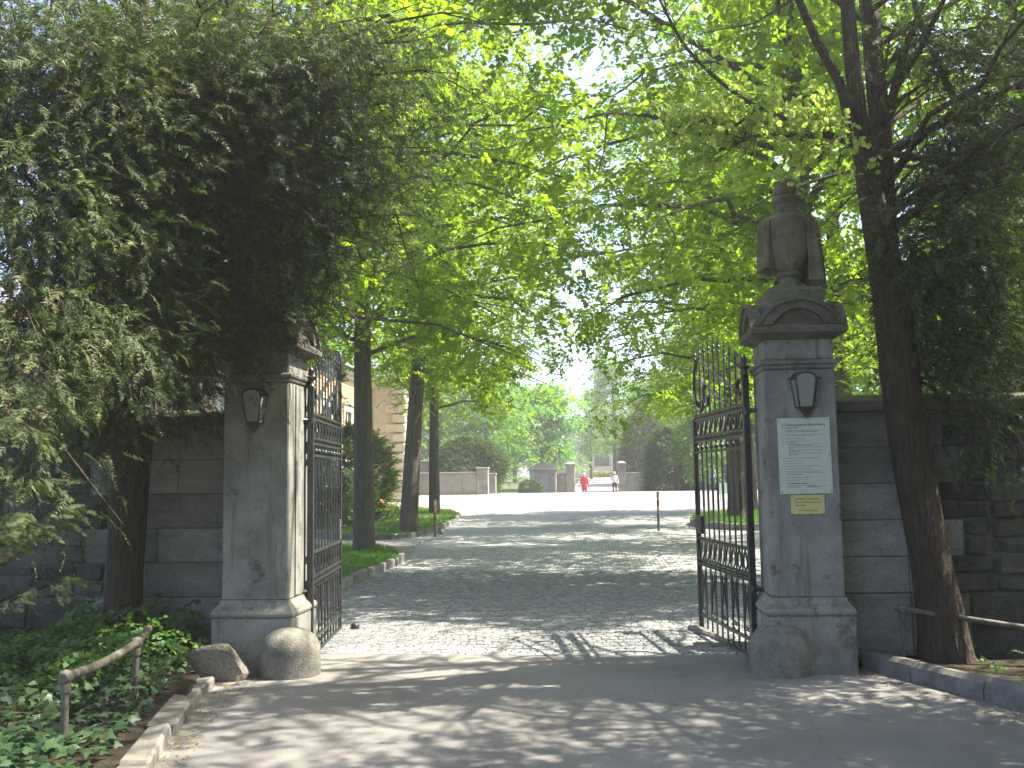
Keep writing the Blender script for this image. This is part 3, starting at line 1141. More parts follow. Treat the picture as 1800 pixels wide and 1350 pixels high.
# ================================================================== GATE PILLARS
def gate_pillar(label, cx, cyy):
    t = thing('gate_pillar', label, 'pillar', (cx, cyy, 0), 0, 'stone pillars of the gateway')
    hw = .289
    MB().cbox(-.355, .355, -.355, .355, -.05, .46, .012, .002).build('pedestal', 'pillar', t)
    MB().square_lathe([(.345, .4602), (.358, .47), (.362, .49), (.352, .515), (.325, .545), (.305, .575), (.298, .60)]).build('base_moulding', 'pillar', t)
    sh = MB().cbox(-hw, hw, -hw, hw, .6, 2.47, .010, .0).build('shaft', 'pillar', t)
    MB().box(hw - .002, hw + .012, -.10, .02, .62, 2.45).build('rebate_strip', 'pillar', sh) if cx < 0 else None
    MB().square_lathe([(.290, 2.4702), (.302, 2.478), (.308, 2.492), (.300, 2.503), (.322, 2.512), (.328, 2.530), (.318, 2.542), (.290, 2.548)]).build('necking', 'pillar', t)
    MB().cbox(-.284, .284, -.284, .284, 2.5482, 2.722, .008).build('frieze', 'pillar', t)
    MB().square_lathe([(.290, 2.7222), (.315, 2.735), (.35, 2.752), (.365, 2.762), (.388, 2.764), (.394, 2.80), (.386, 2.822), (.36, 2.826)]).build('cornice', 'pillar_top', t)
    # crossing segmental pediments with recessed tympana
    def arch(hw_, rise, z0, n=16):
        Rr = (hw_ * hw_ + rise * rise) / (2 * rise)
        a0 = math.asin(min(1, hw_ / Rr))
        return [(Rr * math.sin(a), z0 + Rr * math.cos(a) - (Rr - rise)) for a in np.linspace(a0, -a0, n)]
    out = arch(.352, .235, 2.824)
    inn = arch(.205, .125, 2.842)
    for ax in ('y', 'x'):
        mb = MB()
        d = .375 if ax == 'y' else .373
        e = .33
        # core vault
        mb.prism(out, -e, e, ax)
        # front rims: band between outer and inner arch
        for s in (-1, 1):
            n = len(out)
            a0, a1 = (e * s, d * s)
            def pt(u, v, w):
                return (u, w, v) if ax == 'y' else (w, u, v)
            vs = [pt(*p, a0) for p in out] + [pt(*p, a1) for p in out] + [pt(*p, a1) for p in inn] + [pt(*p, a0) for p in inn]
            fs = []
            for i in range(n - 1):
                fs += [(i, i + 1, n + i + 1, n + i), (n + i, n + i + 1, 2 * n + i + 1, 2 * n + i), (2 * n + i, 2 * n + i + 1, 3 * n + i + 1, 3 * n + i)]
            fs += [(0, n, 2 * n, 3 * n), (n - 1, 2 * n - 1, 3 * n - 1, 4 * n - 1)]
            mb.add(vs, fs)
            # a raised fillet along the arch
            fo = arch(.362, .247, 2.824)
            fi = arch(.322, .212, 2.824)
            vs = [pt(*p, (d - .02) * s) for p in fo] + [pt(*p, (d + .022) * s) for p in fo] + [pt(*p, (d + .022) * s) for p in fi] + [pt(*p, (d - .02) * s) for p in fi]
            fs = []
            for i in range(n - 1):
                fs += [(i, i + 1, n + i + 1, n + i), (n + i, n + i + 1, 2 * n + i + 1, 2 * n + i), (2 * n + i, 2 * n + i + 1, 3 * n + i + 1, 3 * n + i)]
            fs += [(0, n, 2 * n, 3 * n), (n - 1, 2 * n - 1, 3 * n - 1, 4 * n - 1)]
            mb.add(vs, fs)
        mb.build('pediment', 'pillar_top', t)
        for s in (-1, 1):
            mb = MB()
            mb.prism(arch(.203, .123, 2.8425), (e - .01) * s, (e + .012) * s, ax)
            mb.build('tympanum', 'tymp', t)
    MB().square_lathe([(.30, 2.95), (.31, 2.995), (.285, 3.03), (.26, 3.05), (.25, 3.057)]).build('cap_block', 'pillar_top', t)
    return t


PLX, PRX, PCY = -2.97, 1.66, .29
gate_pillar('weathered stone gate pillar without urn, half hidden under yew branches', PLX, PCY)
gate_pillar('weathered stone gate pillar carrying the draped urn and the notice boards', PRX, PCY)


# ---------------------------------------------------------------- urn
def stone_urn(cx, cyy):
    t = thing('stone_urn', 'mossy stone urn draped with carved cloth on top of the gate pillar', 'urn', (cx, cyy, 3.058))
    t.scale = (1.03, 1.03, 1.2)
    MB().square_lathe([(.225, 0.0), (.23, .02), (.23, .075), (.215, .085), (.20, .10)]).build('plinth', 'urn', t)
    # body with gadroons on the lower bowl
    def gad(a, z):
        return 1 + (.018 * abs(math.cos(7 * a)) if .24 < z < .36 else 0)
    prof = [(.13, .10), (.135, .13), (.10, .145), (.085, .165), (.08, .19), (.105, .205), (.105, .225), (.092, .232),
            (.118, .27), (.150, .32), (.168, .365), (.174, .372), (.174, .44), (.184, .52), (.188, .575), (.178, .615), (.14, .648), (.10, .66)]
    MB().lathe(prof, 56, sq=gad).build('bowl', 'urn', t, 50)
    MB().lathe([(.098, .650), (.09, .665), (.086, .70), (.09, .735), (.12, .75), (.128, .765), (.122, .785), (.085, .795)], 28,
               sq=lambda a, z: 1 + (.02 * math.cos(14 * a) if .66 < z < .735 else 0)).build('neck', 'urn', t, 50)
    MB().lathe([(.06, .79), (.075, .80), (.088, .83), (.09, .87), (.084, .895), (.09, .905), (.07, .915), (.05, .935), (.02, .945)], 24,
               sq=lambda a, z: 1 + .03 * math.cos(8 * a)).build('finial', 'urn', t, 50)
    # drapery: carved cloth falling on both sides, closed folded sheets
    def drape(a_mid, a_half, ztop, zbot, rtop, rbot, folds, seed, tail=0.0):
        rr = np.random.default_rng(seed)
        na, nz = 44, 22
        ph = rr.uniform(0, 6)
        outer, inner = [], []
        for j in range(nz):
            v = j / (nz - 1)
            for i in range(na):
                u = i / (na - 1) * 2 - 1
                a = a_mid + u * a_half * (1 - .18 * v)
                zl = ztop - (ztop - zbot) * v - tail * v * max(0, u) ** 2 + .03 * math.sin(u * 4 + ph) * v
                base = rtop + (rbot - rtop) * v ** .8
                if v < .10:
                    base = base - (.10 - v) * .9
                w = .014 + .024 * v
                f = math.sin(folds * u + ph + .6 * math.sin(3 * v)) + .4 * math.sin(folds * 2.1 * u + 2 * ph)
                r = base + w * f * min(1, v * 4 + .2) - .02 * abs(u) ** 6
                outer.append((r * math.cos(a), r * math.sin(a), zl))
                ri = r - .028
                inner.append((ri * math.cos(a), ri * math.sin(a), zl))
        vs = outer + inner
        K = na * nz
        fs = []
        for j in range(nz - 1):
            for i in range(na - 1):
                k = j * na + i
                fs.append((k, k + 1, k + na + 1, k + na))
                fs.append((K + k, K + k + na, K + k + na + 1, K + k + 1))
        for i in range(na - 1):
            fs.append((i, K + i, K + i + 1, i + 1))
            k = (nz - 1) * na + i
            fs.append((k, k + 1, K + k + 1, K + k))
        for j in range(nz - 1):
            k = j * na
            fs.append((k, k + na, K + k + na, K + k))
            k = j * na + na - 1
            fs.append((k, K + k, K + k + na, k + na))
        return MB().add(vs, fs).build('drapery', 'urn', t, 60)
    drape(R_(6), R_(54), .648, .13, .228, .248, 13, 4)
    drape(R_(176), R_(40), .645, .24, .236, .226, 7, 9)
    drape(R_(92), R_(44), .62, .22, .20, .215, 8, 5)
    # cloth heaped round the foot
    mb = MB()
    rr = np.random.default_rng(8)
    na, nr = 48, 10
    vs = []
    for j in range(nr):
        v = j / (nr - 1)
        for i in range(na):
            a = 2 * PI * i / na
            r = (.085 + .12 * v ** 1.5) * (1 + .07 * math.sin(5 * a + 1) + .03 * math.sin(11 * a))
            z = .165 - .075 * v + .014 * math.sin(9 * a + 4 * v) * math.sin(PI * v)
            vs.append((r * math.cos(a), r * math.sin(a), z))
    fs = [(j * na + i, j * na + (i + 1) % na, (j + 1) * na + (i + 1) % na, (j + 1) * na + i) for j in range(nr - 1) for i in range(na)]
    fs.append(tuple(range(na)))
    fs.append(tuple((nr - 1) * na + i for i in range(na)))
    mb.add(vs, fs).build('foot_cloth', 'urn', t, 60)
    return t


stone_urn(PRX + .01, PCY)


# ---------------------------------------------------------------- wall lanterns
def lantern(label, cx, y, z0):
    """half lantern: arched top, tapering frosted panes, pendant below; z0 is the bottom of the glass"""
    t = thing('wall_lantern', label, 'lantern', (cx, y, z0), 0, 'iron lanterns on the gate pillars')
    wt, wb, h, dt, db = .108, .072, .235, .105, .075     # half widths and depths
    # arched back plate
    pts = [(-wb, 0), (wb, 0), (wt, h)] + [(wt * math.cos(a), h + .055 * math.sin(a)) for a in np.linspace(.15, PI - .15, 9)] + [(-wt, h)]
    MB().prism(pts, -.012, -.002, 'y').build('back_plate', 'lampiron', t)
    front = [(-wb * .74, -db, 0), (wb * .74, -db, 0), (wt * .76, -dt, h), (-wt * .76, -dt, h)]
    sideR = [(wb * .74, -db, 0), (wb, -.012, 0), (wt, -.012, h), (wt * .76, -dt, h)]
    sideL = [(-wb, -.012, 0), (-wb * .74, -db, 0), (-wt * .76, -dt, h), (-wt, -.012, h)]

    def pane(q):
        q = [Vector(p) for p in q]
        n = (q[1] - q[0]).cross(q[3] - q[0]).normalized()
        vs = q + [p - n * .004 for p in q]
        return MB().add(vs, [(0, 1, 2, 3), (7, 6, 5, 4), (0, 4, 5, 1), (1, 5, 6, 2), (2, 6, 7, 3), (3, 7, 4, 0)])
    for q in (front, sideR, sideL):
        pane(q).build('glass_pane', 'frost', t)
    # arched upper light
    n = 9
    arcf = [(wt * .76 * math.cos(a), -dt, h + .052 * math.sin(a)) for a in np.linspace(0, PI, n)]
    arcb = [(wt * math.cos(a), -.012, h + .06 * math.sin(a)) for a in np.linspace(0, PI, n)]
    MB().add(arcf, [tuple(range(n))]).build('glass_pane', 'frost', t)
    fr = MB()
    for a, b in ((front[0], front[3]), (front[1], front[2]), (sideR[1], sideR[2]), (sideL[0], sideL[3]), (front[0], front[1]), (front[1], sideR[1]), (front[0], sideL[0])):
        fr.tube([a, b], .0075, 6)
    fr.tube(arcf, .009, 6)
    for s in (-1, 1):
        fr.tube([(s * wt * .76, -dt, h), (s * (wt + .004), -.012, h)], .008, 6)
        fr.tube([(s * wt * .76, -dt, h), (s * (wt * .76 + .03), -dt - .004, h + .004)], [.009, .006], 6)
        fr.tube([(s * wt * .9, -.05, h), (s * (wt + .03), -.05, h + .004)], [.009, .006], 6)
    fr.build('frame', 'lampiron', t, 40)
    roof = MB()
    vs = arcf + arcb
    vs2 = [(x, y_, z + .008) for x, y_, z in vs]
    fs = [(i, i + 1, n + i + 1, n + i) for i in range(n - 1)]
    roof.add(vs2, fs)
    roof.add(vs, fs)
    roof.build('hood', 'lampiron', t, 40)
    MB().lathe([(.060, .0), (.058, -.012), (.038, -.03), (.034, -.045), (.018, -.062), (.010, -.078), (.003, -.09)], 16, (0, -.045, 0)).build('pendant', 'lampiron', t, 40)
    MB().lathe([(.012, .002), (.012, .05), (.022, .075), (.030, .105), (.026, .13), (.010, .145)], 14, (0, -.045, 0)).build('bulb', 'white_paint', t, 60)
    return t


pl = P(447, 735, -.0)
lantern('iron wall lantern with arched frosted glass on the pillar under the yew', PLX - .005, 0.0, 2.115)
lantern('iron wall lantern with arched frosted glass above the white notice board', PRX + .03, 0.0, 2.145)


# ---------------------------------------------------------------- notice boards
def text_mesh(s, size, align='LEFT', bold=0.0):
    cu = bpy.data.curves.new('lettering', 'FONT')
    cu.body = s
    cu.size = size
    cu.align_x = align
    cu.offset = bold
    cu.resolution_u = 2
    o = bpy.data.objects.new('lettering', cu)
    COL.objects.link(o)
    bpy.context.view_layer.update()
    dg = bpy.context.evaluated_depsgraph_get()
    me = bpy.data.meshes.new_from_object(o.evaluated_get(dg))
    bpy.data.objects.remove(o)
    return me


def put_text(s, size, x, z, parent, mat='ink', width=None, bold=0.0):
    me = text_mesh(s, size, 'LEFT', bold)
    me.materials.clear()
    me.materials.append(M[mat])
    o = link('lettering', me, parent, (x, -.0052, z))
    o.rotation_euler = (PI / 2, 0, 0)
    if width:
        w = max(v.co.x for v in me.vertices) - min(v.co.x for v in me.vertices)
        o.scale = (width / w, 1, 1)
    return o


def lines_mesh(rows, parent, mat, seed):
    """printed lines too small to read: rows of broken strokes (x0, x1, z, height)"""
    rr = random.Random(seed)
    mb = MB()
    for x0, x1, z, h in rows:
        x = x0
        while x < x1:
            w = min(rr.uniform(.006, .028), x1 - x)
            mb.add([(x, -.0052, z), (x + w, -.0052, z), (x + w, -.0052, z + h * rr.uniform(.8, 1.1)), (x, -.0052, z + h)], [(0, 1, 2, 3)])
            x += w + .0045
    return tag(mb.build('printed_lines', mat, parent), kind='stuff')


SW, SH_ = .425, .625
sg = thing('notice_board', 'white cemetery rules board screwed to the pillar under the lantern', 'sign', (1.465, -.004, 1.435))
sg.rotation_euler = (0, R_(-.4), 0)
MB().cbox(0, SW, -.005, 0.003, 0, SH_, .002).build('panel', 'white_sign', sg)
put_text('§ 7 Friedhofssatzung der Stadt Würzburg', .022, .035, .560, sg, 'ink', .35, .0006)
put_text('Verhalten auf dem Friedhof', .013, .035, .540, sg, 'ink', .135, .0003)
rows = []
for i, (a, b, z) in enumerate([(.06, .345, .518), (.06, .33, .508), (.06, .365, .486), (.06, .29, .475), (.06, .215, .452), (.06, .265, .430), (.06, .15, .416),
                               (.085, .315, .404), (.085, .29, .393), (.085, .355, .380), (.085, .12, .368), (.085, .35, .356), (.085, .17, .345), (.085, .345, .331), (.085, .15, .319),
                               (.06, .32, .292), (.06, .20, .268), (.06, .195, .247), (.06, .32, .225), (.06, .26, .203), (.06, .345, .183), (.06, .35, .170), (.06, .19, .157),
                               (.06, .25, .133), (.06, .235, .112), (.06, .29, .066), (.06, .17, .053), (.20, .33, .053), (.235, .38, .060)]):
    rows.append((a, b, z, .0052))
    if i in (0, 2, 4, 5, 15, 16, 17, 18, 19, 20, 23, 24):
        rows.append((.04, .048, z, .0052))
lines_mesh(rows, sg, 'greyink', 5)
put_text('Der Friedhof ist geöffnet:', .015, .06, .083, sg, 'ink', .165, .0006)
for x, z in ((.015, .02), (SW - .015, .02), (.015, SH_ - .02), (SW - .015, SH_ - .02), (.015, SH_ / 2), (SW - .015, SH_ / 2)):
    mb = MB()
    mb.tube([(x, -.004, z), (x, -.008, z)], .0052, 10)
    mb.build('screw', 'screw', sg)
yg = thing('notice_plate', 'small yellow winter warning plate below the white notice board', 'sign', (1.545, -.003, 1.273))
yg.rotation_euler = (0, R_(.5), 0)
MB().cbox(0, .272, -.005, .002, 0, .155, .002).build('panel', 'yellow_sign', yg)
put_text('Das Begehen der Friedhofswege im', .018, .035, .118, yg, 'ink', .205, .0003)
put_text('Winter bei Glätte geschieht auf', .018, .035, .092, yg, 'ink', .205, .0003)
put_text('eigene Gefahr.', .018, .035, .066, yg, 'ink', .085, .0003)
put_text('Die Friedhofsverwaltung', .013, .06, .026, yg, 'ink', .15, .0003)
for x, z in ((.012, .012), (.26, .012), (.012, .143), (.26, .143)):
    MB().tube([(x, -.004, z), (x, -.0075, z)], .004, 8).build('screw', 'screw', yg)


# ---------------------------------------------------------------- wheel guard stones and rock
def guard(label, x, y, r, h, seed):
    rr = np.random.default_rng(seed)
    ph = rr.uniform(0, 6, 4)
    prof = [(r * 1.0, -.05), (r * 1.0, h * .25), (r * .99, h * .5)] + [(r * math.cos(a) ** .85, h * .5 + h * .5 * math.sin(a)) for a in np.linspace(.15, 1.45, 9)]
    prof.append((.01, h))
    mb = MB().lathe(prof, 30, sq=lambda a, z: 1 + .025 * math.sin(2 * a + ph[0]) + .015 * math.sin(3 * a + ph[1] + z * 9))
    o = mb.build('guard_stone', 'guard', None, 60, (x, y, 0))
    return tag(o, label, 'stone', 'domed wheel guard stones at the gateway')


guard('domed wheel guard stone catching sun at the foot of the yew-side pillar', -2.62, -.10, .245, .385, 3)
guard('domed wheel guard stone in deep shade at the foot of the notice pillar', 1.42, .02, .255, .40, 5)


def rock(label, loc, sx, sy, sz, seed, rz=0.0, group=None):
    import bmesh
    rr = np.random.default_rng(seed)
    b = bmesh.new()
    bmesh.ops.create_icosphere(b, subdivisions=3, radius=1)
    dirs = unit(rr.normal(0, 1, (9, 3)))
    offs = rr.uniform(.36, .75, 9)
    for v in b.verts:
        p = np.array(v.co)
        for d, o in zip(dirs, offs):
            k = p @ d
            if k > o:
                p = p - d * (k - o)
        p += rr.normal(0, .012, 3)
        v.co = (p[0] * sx, p[1] * sy, p[2] * sz)
    me = bpy.data.meshes.new('rock')
    b.to_mesh(me)
    b.free()
    me.materials.append(M['rock'])
    o = link('rock', me, None, loc, rz)
    return tag(o, label, 'rock', group)


rock('angular pale boulder at the kerb end beside the pillar pedestal', (-3.16, -.33, .11), .29, .19, .21, 12, .35)
rock('small broken stone in the leaf litter beside the boulder', (-3.42, -.36, .06), .10, .08, .08, 15, .9)


# ================================================================== IRON GATE
def iron_gate(label, hx, hy, ang, post_finial_far):
    """leaf in local x (from the hinge), z up"""
    t = thing('iron_gate_leaf', label, 'gate', (hx, hy, 0), ang, 'leaves of the wrought iron gate')
    L = 1.80
    nb = 10
    xs = [.085 + (L - .17) * i / (nb - 1) for i in range(nb)]
    gap = xs[1] - xs[0]
    # stiles
    mb = MB().cbox(-.028, .028, -.028, .028, .02, 2.47, .004)
    post = mb.build('hinge_post', 'iron', t)
    fin = [(.028, 2.47), (.040, 2.475), (.03, 2.49), (.026, 2.52), (.052, 2.545), (.058, 2.555), (.022, 2.562), (.018, 2.585), (.026, 2.60), (.026, 2.62), (.015, 2.638), (.005, 2.65)]
    MB().lathe(fin, 14).build('finial', 'iron', post, 40)
    mst = MB().cbox(L - .022, L + .022, -.02, .02, .02, 2.20, .004).build('meeting_stile', 'iron', t)
    if post_finial_far:
        mb = MB().cbox(L - .02, L + .02, -.019, .019, 2.201, 2.70, .004)
        mb.lathe([(.02, 2.70), (.032, 2.715), (.07, 2.755), (.072, 2.765), (.024, 2.775), (.024, 2.80), (.036, 2.83), (.036, 2.86), (.03, 2.93), (.028, 2.99), (.008, 3.02)], 14, (L, 0, 0))
        mb.build('finial', 'iron', mst, 40)
    # rails
    for z, h, d in ((.035, .02, .024), (.17, .026, .026), (.685, .022, .03), (.74, .022, .03), (.955, .028, .03), (1.84, .022, .028), (1.95, .022, .03), (2.0, .022, .03), (2.175, .022, .03), (2.225, .022, .03)):
        MB().box(.028, L - .022, -d / 2, d / 2, z - h / 2, z + h / 2).build('rail', 'iron', t)
    # rope mouldings between the double rails
    for z in (.7125, 1.975, 2.20):
        mb = MB()
        n = 70
        mb.tube([(.03 + (L - .055) * i / n, 0, z) for i in range(n + 1)], .0125, 4, True, 0, .75)
        mb.build('rope_moulding', 'iron', t)
    # bars: square, twisted at mid height, pointed with collars on top
    def bar(top):
        mb = MB()
        zs, tw, rad = [], [], []
        path = [(0, 0, .035), (0, 0, 1.27)]
        mb.tube(path, .0095, 4)
        n = 26
        mb.tube([(0, 0, 1.27 + .25 * i / n) for i in range(n + 1)], .0145, 4, True, 0, .62)
        mb.tube([(0, 0, 1.52), (0, 0, top - .16)], .0095, 4)
        mb.lathe([(.0095, top - .165), (.016, top - .155), (.0095, top - .145), (.009, top - .12), (.017, top - .105), (.010, top - .095), (.0085, top - .07), (.001, top)], 8)
        return mb.mesh('bar', 'iron', 35)
    tops = [2.62 + .36 * min(1, (i + 1.5) / 6) for i in range(nb)]
    for i, x in enumerate(xs):
        link('bar', bar(tops[i]), t, (x, 0, 0))
    # collars on the small upper rail
    cm = MB().lathe([(.010, 1.862), (.021, 1.870), (.023, 1.884), (.019, 1.898), (.011, 1.906)], 10).mesh('collar', 'iron', 40)
    for x in xs:
        link('collar', cm, t, (x, 0, 0))
    # pairs of leaf-shaped scrolls in the two frieze bands
    def teardrop(h):
        mb = MB()
        for s in (-1, 1):
            pth = [(s * gap * .40 * math.sin(PI * u) ** 1.0 * (.55 + .55 * (1 - u)) * .9, 0, h * u) for u in np.linspace(0, 1, 13)]
            mb.strip(pth, .014, .006)
        return mb.mesh('leaf_scroll', 'iron')
    td1, td2 = teardrop(.186), teardrop(.153)
    for i in range(nb - 1):
        link('leaf_scroll', td1, t, ((xs[i] + xs[i + 1]) / 2, 0, .752))
        link('leaf_scroll', td2, t, ((xs[i] + xs[i + 1]) / 2, 0, 2.011))
    # tall lyre scrolls in the bottom panel
    def lyre():
        mb = MB()
        for s in (-1, 1):
            pth = []
            for a in np.linspace(-.3, 1.9 * PI, 16):        # lower curl
                k = .026 * (1 - a / (2.6 * PI))
                pth.append((s * (.034 + k * math.cos(a) - .012), 0, .075 - .02 + k * math.sin(a) * 1.1))
            pth = pth[::-1]
            pth += [(s * .046, 0, .10), (s * .040, 0, .16), (s * .022, 0, .25), (s * .014, 0, .32), (s * .022, 0, .39)]
            for a in np.linspace(PI * 1.0, -.5 * PI, 12):
                k = .022
                pth.append((s * (.044 + k * math.cos(a)), 0, .43 + k * math.sin(a)))
            mb.strip(pth, .012, .006)
        mb.strip([(math.cos(a) * .05, 0, .045 - .045 * math.sin(a)) for a in np.linspace(.0, PI, 10)], .012, .006)
        return mb.mesh('lyre_scroll', 'iron')
    ly = lyre()
    for i in range(0, nb - 1, 2):
        link('lyre_scroll', ly, t, ((xs[i] + xs[i + 1]) / 2, 0, .186)).scale = (1.75, 1, 1)
    # swan-neck crest, high at the meeting side
    def spiral(cx, cz, r0, r1, a0, a1, n):
        return [(cx + (r0 + (r1 - r0) * u) * math.cos(a0 + (a1 - a0) * u), 0, cz + (r0 + (r1 - r0) * u) * math.sin(a0 + (a1 - a0) * u) * 1.25) for u in np.linspace(0, 1, n)]
    crest = [(.03, 0, 2.33), (.16, 0, 2.35), (.36, 0, 2.40), (.62, 0, 2.48), (.9, 0, 2.57), (1.18, 0, 2.68), (1.38, 0, 2.745), (1.5, 0, 2.765)]
    crest += spiral(1.52, 2.50, .27, .245, PI / 2, -.1, 9)[1:] + spiral(1.52, 2.50, .245, .09, -.1, -1.45 * PI, 20)[1:]
    MB().strip(crest, .034, .011).build('crest_scroll', 'iron', t, 30)
    inner = [(.62, 0, 2.25), (.85, 0, 2.33), (1.05, 0, 2.43), (1.2, 0, 2.49)] + spiral(1.28, 2.39, .12, .035, PI / 2, -1.3 * PI, 18)[1:]
    MB().strip(inner, .032, .010).build('crest_scroll', 'iron', t, 30)
    small = [(.05, 0, 2.245), (.06, 0, 2.32)] + spiral(.16, 2.36, .10, .03, PI, -.9 * PI, 16)
    MB().strip(small, .03, .009).build('crest_scroll', 'iron', t, 30)
    low = spiral(1.62, 2.33, .085, .025, -PI / 2, 1.3 * PI, 18)
    MB().strip(low, .03, .009).build('crest_scroll', 'iron', t, 30)
    # lock box and lever
    MB().cbox(L - .20, L - .023, -.022, .022, 1.0, 1.19, .004).build('lock_plate', 'iron', t) if not post_finial_far else MB().cbox(L - .075, L - .024, -.016, .016, .975, 1.19, .004).build('lock_plate', 'pipe', t)
    MB().tube([(L - .01, -.03, 1.10), (L + .06, -.045, 1.115), (L + .10, -.05, 1.10)], [.012, .010, .012], 8).build('lever_handle', 'iron', t, 40)
    MB().tube([(L - .05, .0, .02), (L - .05, 0, .5)], .012, 8).build('drop_bolt', 'iron', t, 40)
    return t, post


GHL, GHR = (-2.63, .50), (1.285, .50)
gl, postl = iron_gate('open wrought iron gate leaf hinged on the yew-side pillar, tall finial on its free stile', GHL[0], GHL[1], R_(90 + 6.5), True)
gr, postr = iron_gate('open wrought iron gate leaf hinged on the pillar with the notice boards', GHR[0], GHR[1], R_(90 + 9.0), False)
# hinge straps from posts to the pillars
for par, hx, s in ((gl, GHL, -1), (gr, GHR, 1)):
    for z in (.62, 2.16):
        mb = MB()
        a = Vector((hx[0], hx[1], z))
        b = Vector((PLX + .289 if s < 0 else PRX - .289, .42, z))
        inv = Matrix.Rotation(-par.rotation_euler.z, 4, 'Z') @ Matrix.Translation((-hx[0], -hx[1], 0))
        a2, b2 = inv @ a, inv @ (b + Vector((s * .03, 0, 0)))
        mb.tube([a2, b2], .022, 8)
        mb.tube([a2 + Vector((0, 0, -.03)), a2 + Vector((0, 0, .03))], .042, 12)
        mb.build('hinge_strap', 'iron', par, 40)
# stone stops for the leaves
o = MB().cbox(-.42, .42, -.06, .06, -.03, .035, .02, .006).build('gate_stop', 'kerb', None, False, (1.05, 1.92, .01))
o.rotation_euler = (0, 0, R_(-70))
tag(o, 'low stone sill on the cobbles under the notice-side gate leaf', 'stone')
o = MB().lathe([(.05, -.02), (.05, .03), (.035, .05), (.01, .055)], 12).build('gate_stop', 'iron', None, 40, (-2.70, 2.42, .01))
tag(o, 'small iron stop knob on the cobbles at the open yew-side leaf', 'stop')


# ---------------------------------------------------------------- pipe railings
def railing(label, posts, zt, over0, over1, r=.03, sag=.0):
    t = thing('pipe_railing', label, 'railing', (posts[0][0], posts[0][1], 0))
    o0 = Vector((posts[0][0], posts[0][1], 0))
    P3 = [Vector((x, y, z)) - o0 for (x, y), z in zip(posts, zt)]
    for p in P3:
        mb = MB().tube([(p.x, p.y, -.1), (p.x, p.y, p.z - .02)], r * .8, 12)
        mb.lathe([(r * .85, -.09), (r * 1.12, -.085), (r * 1.12, -.03), (r * .9, -.02)], 12, (p.x, p.y, p.z))
        mb.build('post', 'pipe', t, 40)
        MB().lathe([(.005, -.042), (.03, -.036), (.041, -.012), (.041, .014), (.03, .034), (.005, .042)], 14, tuple(p)).build('ball_joint', 'pipe', t, 60)
    pts = [P3[0] + (P3[0] - P3[1]).normalized() * over0]
    for a, b in zip(P3, P3[1:]):
        for u in (0, .25, .5, .75):
            q = a.lerp(b, u)
            q.z -= sag * math.sin(PI * u)
            pts.append(q)
    pts += [P3[-1], P3[-1] + (P3[-1] - P3[-2]).normalized() * over1]
    MB().tube(pts, r, 12).build('handrail', 'pipe', t, 50)
    return t


a, b, c = G(112, 1310, .12), G(238, 1222, .1), G(298, 1150)
def hz(p, px, py):
    return P(px, py, p.y).z


railing('bent weathered pipe railing in the ivy bed by the yew trunk', [(a.x, a.y), (b.x, b.y), (-3.98, .30)], [hz(a, 112, 1190), hz(b, 238, 1130), P(298, 1085, .3).z], .05, .06, .028, .025)
railing('dark pipe railing in front of the leaning yew trunk and wall', [(2.42, .10), (3.42, -.12), (4.6, -.5)], [P(1592, 1070, .10).z, P(1800, 1108, -.12).z, .35], .06, .3, .022, .0)

# brick pier with a flower pot just inside the right pillar
pr = thing('brick_pier', 'low pier of alternating red brick and pale stone behind the notice pillar', 'pier', (1.92, 1.35, 0))
zc = 0
for i, (h, m) in enumerate(((.24, 'tomb'), (.22, 'redbrick'), (.22, 'tomb'), (.20, 'redbrick'), (.22, 'redbrick'))):
    MB().cbox(-.27, .27, -.25, .25, zc, zc + h - .004, .01, .003).build('pier_block', m, pr)
    zc += h
MB().cbox(-.30, .30, -.28, .28, zc, zc + .05, .012).build('pier_cap', 'redbrick', pr)
zc += .05
pot = thing('flower_pot', 'terracotta flower pot standing on the brick pier', 'pot', (1.83, 1.35, zc))
MB().lathe([(.10, 0), (.11, .01), (.15, .17), (.165, .172), (.17, .21), (.15, .215), (.145, .19), (.02, .18)], 24).build('bowl', 'terracotta', pot, 40)

# ================================================================== TREES
TY = [tpl_yew(12, .20, False, .0105, 3, .19, .10), tpl_yew(8, .13, False, .0105, 4, .24, .12), tpl_yew(14, .25, False, .0105, 5, .17, .08)]
TYB = [tpl_yew(8, .34, False, .034, k) for k in (3, 4, 5)]
TYN = tpl_yew(8, .20, True)


